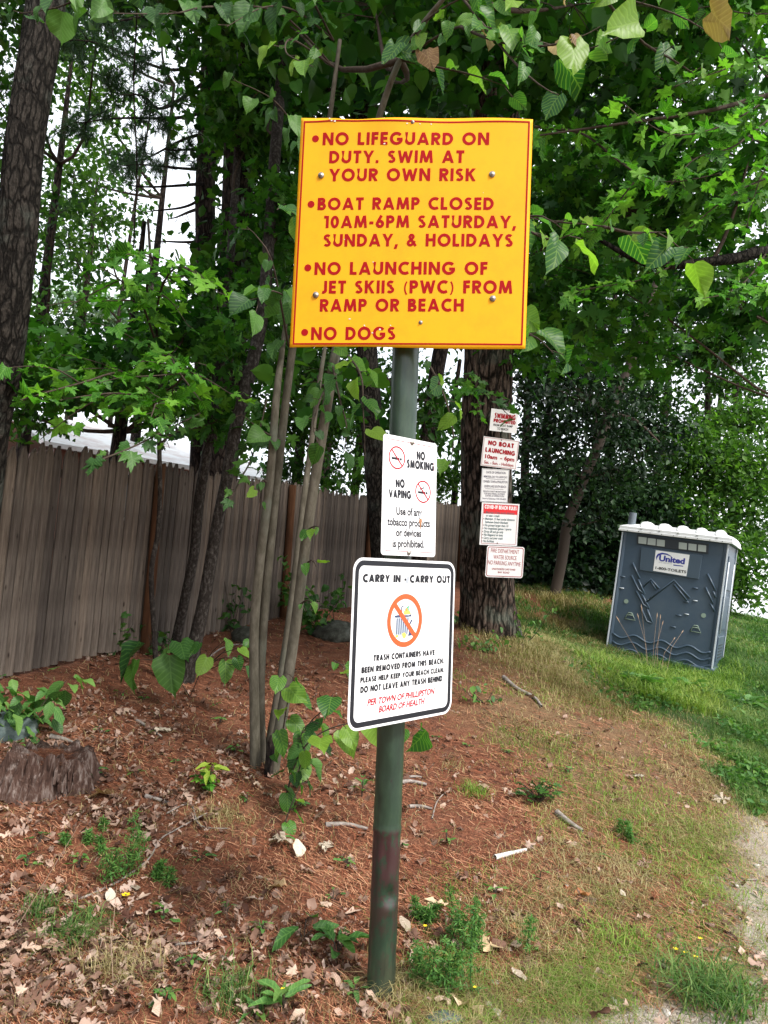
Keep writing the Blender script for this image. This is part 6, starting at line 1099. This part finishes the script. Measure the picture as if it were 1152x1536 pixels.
shrub('green shrub with rounded leaves at the left edge above the grey rock', 20, 1085, 4.9, .30, .38, 150, .13, ovg); shrub('small dark shrub against the foot of the fence left of the brown post', 165, 985, 7, .3, .38, 60, .09, dm_, hang=-.3); shrub('shadowed shrub against the fence behind the slim trunks', 350, 915, 8.5, .35, .8, 80, .09, hd)
shrub('dark bush in front of the fence left of the signs', 490, 905, 8.6, .55, .8, 130, .10, hd); shrub('low dark bush between the grey stems and the signs', 455, 925, 9.5, .5, .5, 80, .11, hd); shrub('small shrub at the foot of the brown fence post', 235, 975, 7.2, .25, .25, 30, .08, hd)
shrub('leafy shrub filling the corner left of the trunk with signs', 690, 960, 10.5, .5, .3, 60, .12, ovg); shrub('green creeper at the foot of the trunk with signs, right side', 785, 955, 9.4, .35, .55, 110, .07, ovg); shrub('low leafy ground plants in front of the trunk with signs', 720, 985, 8.6, .5, .16, 90, .07, ovg); shrub('small light green plant on the bank right of centre', 725, 1065, 6.8, .25, .12, 30, .07, ovg)
# basswood shoots with very large leaves by the slender tree
t = thing('basswood_shoot', 'low shoot with very large heart-shaped leaves at the foot of the flecked slender tree', 'plant', gnd(285, 1045)); mb = MB()
for px, py, s, ya, pi_ in ((215, 968, .30, 2.2, -.75), (270, 960, .22, -1.2, -.6), (255, 985, .30, 1.9, -1.1), (205, 990, .24, 2.6, -1.3), (300, 965, .12, -1, -.7), (312, 985, .17, -2.2, -1.2), (340, 990, .20, -2.4, -1.1), (362, 970, .13, -1.6, -.8), (338, 960, .13, -1.4, -.8), (372, 1000, .12, -2.2, -.9), (355, 985, .12, -1.8, -1.), (375, 960, .10, -1.2, -.9)):
    ya = PI+random.uniform(-.7, .7)+(.5 if px > 300 else -.3); P_ = at(px, py, 5.75+random.uniform(-.15, .15)); q0 = np.array(t.location); q1 = q0+np.array([-.12 if px < 300 else .1, -.15, .22]); mb.tube([tuple(q0), tuple(q1), tuple((P_+q1)/2+np.array([0, 0, .05])), tuple(P_)], [.004, .0035, .003, .002], 4, False); place_leaf(t, hd if px < 300 else hm, P_, s, ya, pi_, random.gauss(0, .2))
mkobj('stem', to_local(mb, t).mesh('stem', M_twig), t)
# seed stalks in front of the toilet
t = thing('seed_stalks', 'dry pinkish grass stalks with seed heads standing before the toilet', 'grass', gnd(975, 1035)); M_seed = mat('dry_seed_head', (.34, .24, .17), .9)
for (x0, y0, x1, y1) in ((972, 1035, 963, 918), (975, 1035, 930, 934), (978, 1020, 985, 928), (985, 1015, 990, 930), (1000, 1000, 1022, 950), (975, 1010, 958, 928), (980, 1010, 993, 938), (990, 1005, 1010, 960)):
    a_ = at(x0, y0, 10.3); b = at(x1, y1, 10.5); mb = MB(); mid = (a_+b)/2+np.array([(b-a_)[0]*-.15, 0, .02]); mb.tube([tuple(a_-np.array([0, 0, .1])), tuple(mid), tuple(b)], [.0025, .002, .0015], 5); mb.tube([tuple(b+(b-mid)*.0), tuple(b+(b-mid)*.1), tuple(b+(b-mid)*.22)], [.002, .008, .0015], 6); mkobj('stalk', to_local(mb, t).mesh('stalk', M_seed), t)
for i, (px, py) in enumerate(((20, 1400), (165, 1440), (170, 1480))):
    g_ = gnd(px, py); mb = MB(); a_ = np.array(g_); e_ = at((120, 175, 165)[i], (1235, 1330, 1380)[i], project(a_)[2]-.02); mb.tube([tuple(a_), tuple((a_+e_)/2), tuple(e_)], [.0018, .0015, .001], 4); tag(mb.build('grass_stalk', M_seed), ('long bent straw leaning over the lower left ground', 'upright pale straw in the lower left foreground, taller one', 'upright pale straw in the lower left foreground, shorter one')[i], 'grass')
# stump
sp_ = gnd(70, 1168); S_ = thing('tree_stump', 'rotten fibrous brown tree stump covered in needles at the left edge', 'stump', sp_)
M_rot = barkmat('rotten_wood', (.012, .006, .005), (.10, .058, .045), (.36, .30, .27), 36, (1, 1, .10), None, .03)
k_, n_ = 110, 26; V = []
for i in range(n_):
    h = -.08+.30*i/(n_-1)
    for j in range(k_):
        th = 2*PI*j/k_; c_, s_ = math.cos(th), math.sin(th); jag = float(fbm(np.array(c_*3+9), np.array(s_*3+4), 3, 3))*.22+float(vn(np.array(j*.6), np.array(0.), 8))*.22; hh = h*(.34+jag*1.7)
        r = .225*(1+.35*max(0, 1-h/.2)*.5)*(1+.12*math.sin(th*3+1))+.06*(float(vn(np.array(j*.45), np.array(h*2), 15))-.5)+.03*abs(math.sin(th*17+2*float(vn(np.array(th*3), np.array(h*6), 2))))*(1-.3*i/n_)+.02*(float(vn(np.array(j*.7), np.array(h*14), 5))-.5)-.02*(i/n_)
        V.append((1.02*r*c_, r*s_, hh))
V += [(0, 0, .10)]; i = np.arange(n_-1)[:, None]; j = np.arange(k_)[None]; F4 = np.stack([i*k_+j, i*k_+(j+1) % k_, (i+1)*k_+(j+1) % k_, (i+1)*k_+j], -1).reshape(-1, 4); F3 = np.array([((n_-1)*k_+q, (n_-1)*k_+(q+1) % k_, n_*k_) for q in range(k_)])
mkobj('wood', mesh_np('wood', np.array(V), [F4, F3], M_rot), S_)
for i in range(44):
    th = random.uniform(PI*.95, PI*2.05); r = .25; h0 = random.uniform(-.02, .05); mb = MB(); a_ = (r*math.cos(th), r*math.sin(th)-.005, h0); b = (r*.93*math.cos(th+.05), r*.93*math.sin(th+.05), h0+random.uniform(.05, .12)); mb.tube([a_, ((a_[0]+b[0])/2, (a_[1]+b[1])/2-.01, (a_[2]+b[2])/2), b], [.008, random.uniform(.010, .018), .002], 5); mb.build('splinter', M_rot, S_)
n = 2600; a_ = rng.uniform(0, 2*PI, n); r_ = .2*np.sqrt(rng.uniform(0, 1, n)); X, Y = sp_[0]+r_*np.cos(a_), sp_[1]+r_*np.sin(a_); a = rng.uniform(0, PI, n); l = .06; V = np.empty((n, 3, 3)); Zt = sp_[2]+.115+.03*(1-r_/.24)+rng.uniform(0, .02, n)
V[:, 0] = np.column_stack([X, Y, Zt]); V[:, 1] = np.column_stack([X+np.cos(a)*l, Y+np.sin(a)*l, Zt-.01]); V[:, 2] = np.column_stack([X-np.sin(a)*.002, Y+np.cos(a)*.002, Zt]); o = mkobj('needle_cap', mesh_np('needle_cap', V.reshape(-1, 3)-np.array(sp_), np.arange(n*3).reshape(-1, 3), M_needle, np.repeat(np.clip(rng.normal(.4, .25, n), 0, 1), 3)), S_, 'stuff')
# rocks
M_rock = mat('lichened_rock', (.14, .17, .17), .9); nn = tex(M_rock, 9, 7, None, .7); base(M_rock, ramp(M_rock, nn, [(.3, (.03, .045, .05)), (.5, (.08, .11, .11)), (.7, (.17, .21, .2))])); bump(M_rock, nn, .8, .02)
M_rock2 = barkmat('shade_dark_rock', (.015, .015, .012), (.05, .052, .042), (.11, .115, .10), 12, None, None, .02)  # darker rock copy, shade near the fence put into its colours
def rock(label, px, py, sx, sy, sz, seed=0, rot=0, mat_=None, sink=.3, name='rock'):
    g_ = gnd(px, py); bm = bmesh_ico(); V = []
    for v in bm[0]:
        v = np.array(v); n_ = 1+.35*(float(fbm(np.array(v[0]*1.4+seed), np.array(v[1]*1.4+v[2]), seed, 3))-.5)+.12*(float(vn(np.array(v[0]*5+seed), np.array(v[2]*5+v[1]*3), seed+4))-.5); v = v*n_; V.append((v[0]*sx, v[1]*sy, max(v[2], -.5)*sz))
    o = mkobj(name, mesh_np(name, np.array(V), np.array(bm[1]), mat_ or M_rock)); o.location = (g_[0], g_[1], g_[2]+sz*(.5-sink)); o.rotation_euler = (0, 0, rot); tag(o, label, 'rock'); return o
import bmesh
def bmesh_ico(_c={}):
    if not _c:
        b = bmesh.new(); bmesh.ops.create_icosphere(b, subdivisions=4, radius=1); _c['v'] = [tuple(v.co) for v in b.verts]; _c['f'] = [tuple(v.index for v in f.verts) for f in b.faces]; b.free()
    return _c['v'], _c['f']
rock('blue-grey rock half buried at the left edge above the stump', 8, 1104, .2, .15, .13, 3, .3); rock('grey rock beside the grey stems at the fence foot', 372, 962, .15, .2, .14, 5, 1, M_rock2); rock('dark low boulder behind the stems near the fence', 505, 955, .28, .3, .16, 8, .5, M_rock2); rock('flat bluish stone at the bottom edge right of the post', 668, 1530, .07, .05, .02, 9, .2)
M_peb = mat('pale_pebble', (.45, .42, .38), .8); rng2 = random.Random(4)
ploc = [(733, 1507), (820, 1475), (745, 1520), (850, 1330-0), (1105, 1330), (1122, 1380), (1090, 1440), (1135, 1300), (920, 1502), (905, 1518), (890, 1470), (1000, 1520), (1130, 1480), (741, 1475)]
for i, (px, py) in enumerate(ploc):
    o = rock('pale pebble lying on the sandy ground at the lower right', px, py, rng2.uniform(.012, .026), rng2.uniform(.010, .02), rng2.uniform(.008, .014), i+20, i, M_peb, .25, 'pebble'); o['group'] = 'pale pebbles by the track'; o['category'] = 'pebble'
# gravel on the track
n = 26000; X, Y = sample_view(n, 1.9, 8, 560, 1300); lw, tw_, vg = masks(X, Y); keep = rng.uniform(0, 1, n) < tw_*np.clip((fbm(X*3, Y*3, 13, 3)-.3)*3, .1, 1); X, Y = X[keep], Y[keep]; n = len(X)
M_grav = leafmat('track_gravel', (.12, .10, .09), (.32, .28, .24), (.6, .56, .5), False, 0, .9); OCT = (np.array([[1, 0, 0], [0, 1, 0], [-1, 0, 0], [0, -1, 0], [0, 0, .7], [.1, .1, -.6]]), np.array([(0, 1, 4), (1, 2, 4), (2, 3, 4), (3, 0, 4), (1, 0, 5), (2, 1, 5), (3, 2, 5), (0, 3, 5)]))
V, Fc, A = scatter(OCT, np.column_stack([X, Y, terr(X, Y)+.001]), rng.gamma(2, .0016, n)+.0015, rng.uniform(0, 6.28, n), rng.normal(0, .4, n), rng.normal(0, .4, n), np.clip(rng.normal(.5, .25, n), 0, 1)); tag(mkobj('gravel', mesh_np('gravel', V, Fc, M_grav, A), None, 'stuff'), 'loose sand grains and small gravel on the track at the lower right', 'gravel')
# sticks
M_stick = barkmat('grey_stick', (.10, .085, .075), (.24, .21, .19), (.42, .38, .35), 30, None, None, .004); M_birch = barkmat('birch_bark', (.05, .045, .04), (.6, .58, .55), (.75, .73, .7), 22, (1, 1, 1), None, .002)
def stick(label, pts, r, m=M_stick, name='fallen_stick', k=9, lift=.5):
    P_ = []
    for i, (px, py) in enumerate(pts): g_ = gnd(px, py); P_.append((g_[0], g_[1], g_[2]+r*lift+.006, r*(1-.45*i/(len(pts)-1))))
    o = mkobj(name, trunk_mesh(name, P_, m, k, max(.01, r*.8), .09)); tag(o, label, 'stick'); return o
stick('long thin pale twig lying diagonally at lower left', [(105, 1358), (165, 1332), (200, 1310), (225, 1288), (240, 1262), (262, 1248), (310, 1222)], .006)
stick('short dark stick above the long twig at left', [(218, 1197), (240, 1203), (265, 1211)], .012); stick('forked thin twig below the short stick', [(250, 1222), (285, 1208), (300, 1240), (345, 1245)], .005)
stick('broken grey log piece lying right of the post', [(835, 1222), (855, 1238), (874, 1250)], .019, k=12); stick('white birch stick piece on the needles right of the post', [(742, 1290), (765, 1284), (789, 1278)], .015, M_birch, k=10)
stick('weathered grey bark piece lying just left of the post', [(488, 1241), (520, 1240), (552, 1247)], .015); stick('pale split wood slivers just right of the post', [(598, 1178), (615, 1175), (640, 1180)], .016); stick('second pale sliver touching the split wood right of the post', [(605, 1169), (620, 1167), (632, 1168)], .010)
stick('short bark chip on needles right of the post', [(613, 1213), (630, 1212), (648, 1216)], .012); stick('pale leafless branch lying on the bank below the sign tree', [(755, 1018), (775, 1035), (800, 1048), (812, 1062)], .022); stick('thin crooked twig right of the post', [(648, 1230), (655, 1205), (668, 1190)], .005)
stick('small branch lying near the stump top, half covered', [(75, 1108), (95, 1112), (110, 1118)], .018); stick('reddish twig lying across the lower left foreground', [(262, 1420), (300, 1416), (340, 1408)], .006); stick('dark stick at the right edge of the track', [(1090, 1305), (1115, 1320), (1140, 1322)], .006); stick('grey-green branch piece left of the long grass near the track', [(205, 1083), (225, 1095), (243, 1108)], .012)
stick('curved twig lying against the fence foot behind the shoots', [(300, 1000), (330, 975), (360, 968), (400, 975)], .009)
# singled-out fallen leaves
M_pale = leafmat('pale_dead_leaf', (.25, .2, .15), (.36, .3, .23), (.5, .44, .36), True, .1, .8); M_tan = leafmat('tan_dead_leaf', (.38, .24, .12), (.5, .36, .2), (.6, .46, .3), True, .1, .8); M_org = leafmat('orange_dead_leaf', (.3, .1, .04), (.42, .16, .07), (.5, .24, .1), True, .1, .8)
pl_o = lm('pl_o', T_OAK, M_pale, 3, .06); pl_v = lm('pl_v', fan([(x*1.6, y) for x, y in OVAL], .2, -.5), M_pale, 3, .07); tn_m = lm('tn_m', T_MAPLE, M_tan, 3, .07); og_v = lm('og_v', T_OVAL, M_org, 3, .08)
for lb, px, py, s, ms_, ya in (('cream curled leaf near the yellow flower at lower left', 210, 1342, .075, pl_v, 1.2), ('tan curled leaf left of the yellow flower', 165, 1358, .075, pl_v, .4), ('large tan lobed leaf right of the stump', 165, 1195, .15, tn_m, 2), ('five-pointed tan leaf on needles left of the post', 425, 1335, .115, tn_m, 1.5), ('cluster leaf with white underside left of the post', 452, 1290, .11, pl_v, .6), ('olive lobed leaf in the cluster left of the post', 480, 1285, .14, pl_o, -.4), ('olive lobed leaf at the left of the leaf cluster', 440, 1270, .14, pl_o, 2), ('white curled leaf touching the right side of the post', 615, 1402, .085, pl_v, 1), ('tan maple leaf lying right of the post', 665, 1360, .13, tn_m, 2.3), ('big pale lobed leaf near the bottom edge right of the post', 705, 1525, .14, tn_m, 0), ('pale leaf among the feathery weeds', 720, 1430, .14, tn_m, -1), ('orange curled leaf standing in the grass, left one of two', 855, 1340, .10, og_v, 0), ('orange-brown leaf lying in the grass, right one of two', 885, 1352, .12, og_v, 1.4), ('white curled leaf in the grass at right', 938, 1352, .07, pl_v, .3), ('rusty leaf near the right of the feathery weeds', 780, 1402, .08, og_v, 1), ('tan oval leaf at the lower right', 790, 1475, .09, pl_v, 1.5), ('grey-green leaf lying near the twig at the far left', 230, 1102, .13, pl_o, -1), ('pale oak leaf among the litter at the foot of the grey stems', 405, 1200, .09, pl_o, .5), ('light yellow leaf above the stump', 85, 1150-20, .10, pl_o, 1), ('small pale leaf on the verge near the lawn', 968, 1170, .12, pl_o, 1.4), ('white lobed leaf on the lawn edge at the right', 1095, 1205, .15, pl_o, 1.6), ('brown leaf pile curl left of dock leaves', 945, 1050, .16, og_v, 1)):
    g_ = gnd(px, py); o = mkobj('fallen_leaf', random.choice(ms_)); o.location = (g_[0], g_[1], g_[2]+.02); o.rotation_euler = (random.gauss(.05, .15), random.gauss(0, .2), ya); s *= .72 if ms_ is pl_v else .95; o.scale = (s,)*3; tag(o, lb, 'leaf')
# yellow flowers
M_fl = mat('yellow_petal', (.85, .6, .01), .6)
for lb, px, py, s in (('single yellow flower lying on the needles at lower left', 188, 1350, .022), ('small yellow flower on the weed at the bottom left of the post', 423, 1500, .012), ('tiny yellow flower right of the post foot', 637, 1402, .011), ('small yellow flower at the bottom right of the post', 712, 1496, .011), ('leftmost of three yellow flowers over the corner clump', 1013, 1436, .014), ('middle one of three yellow flowers over the corner clump', 1027, 1441, .014), ('lowest of three yellow flowers over the corner clump', 1043, 1448, .015), ('yellow flower above the corner clump at lower right', 1050, 1420, .012)):
    g_ = gnd(px, py); t = thing('yellow_flower', lb, 'flower', g_); z = .035 if px > 300 else .02; mb = MB(); mb.tube([(0, 0, -.01), (.002, 0, z)], .0015, 4); mkobj('stem', mb.mesh('stem', M_weedm), t)
    for k in range(6): a = k*PI/3; mb = MB(); c_, s_ = math.cos(a), math.sin(a); mb.poly([(0, 0, z), (s*(c_*.6-s_*.35), s*(s_*.6+c_*.35), z+.004), (s*c_, s*s_, z+.006), (s*(c_*.6+s_*.35), s*(s_*.6-c_*.35), z+.004)], [(0, 1, 2, 3)][::1]); mb.build('petal', M_fl, t)
# pine cones
M_cone = mat('pine_cone_scale', (.10, .06, .04), .9)
for lb, px, py, ya in (('dark open pine cone at the lower left edge, upper one', 30, 1412, .4), ('dark pine cone at the left edge, lower one', 10, 1440, 1.2)):
    g_ = gnd(px, py); t = thing('pine_cone', lb, 'pine cone', (g_[0], g_[1], g_[2]+.02), Matrix.Rotation(ya, 3, 'Z') @ Matrix.Rotation(PI/2, 3, 'X'))
    mb = MB(); mb.tube([(0, 0, -.05), (0, 0, 0), (0, 0, .05)], [.008, .010, .004], 6); mb.build('core', M_cone, t)
    for k in range(60): a = k*2.4; z = -.045+.09*k/60; r = .021*math.sin(PI*(k+6)/72)+.006; mb = MB(); c_, s_ = math.cos(a), math.sin(a); mb.poly([(.005*c_, .005*s_, z-.003), (r*c_-s_*.005, r*s_+c_*.005, z+.006), (r*c_*1.1, r*s_*1.1, z+.009), (r*c_+s_*.005, r*s_-c_*.005, z+.006)], [(0, 1, 2, 3)]); mb.build('scale', M_cone, t)
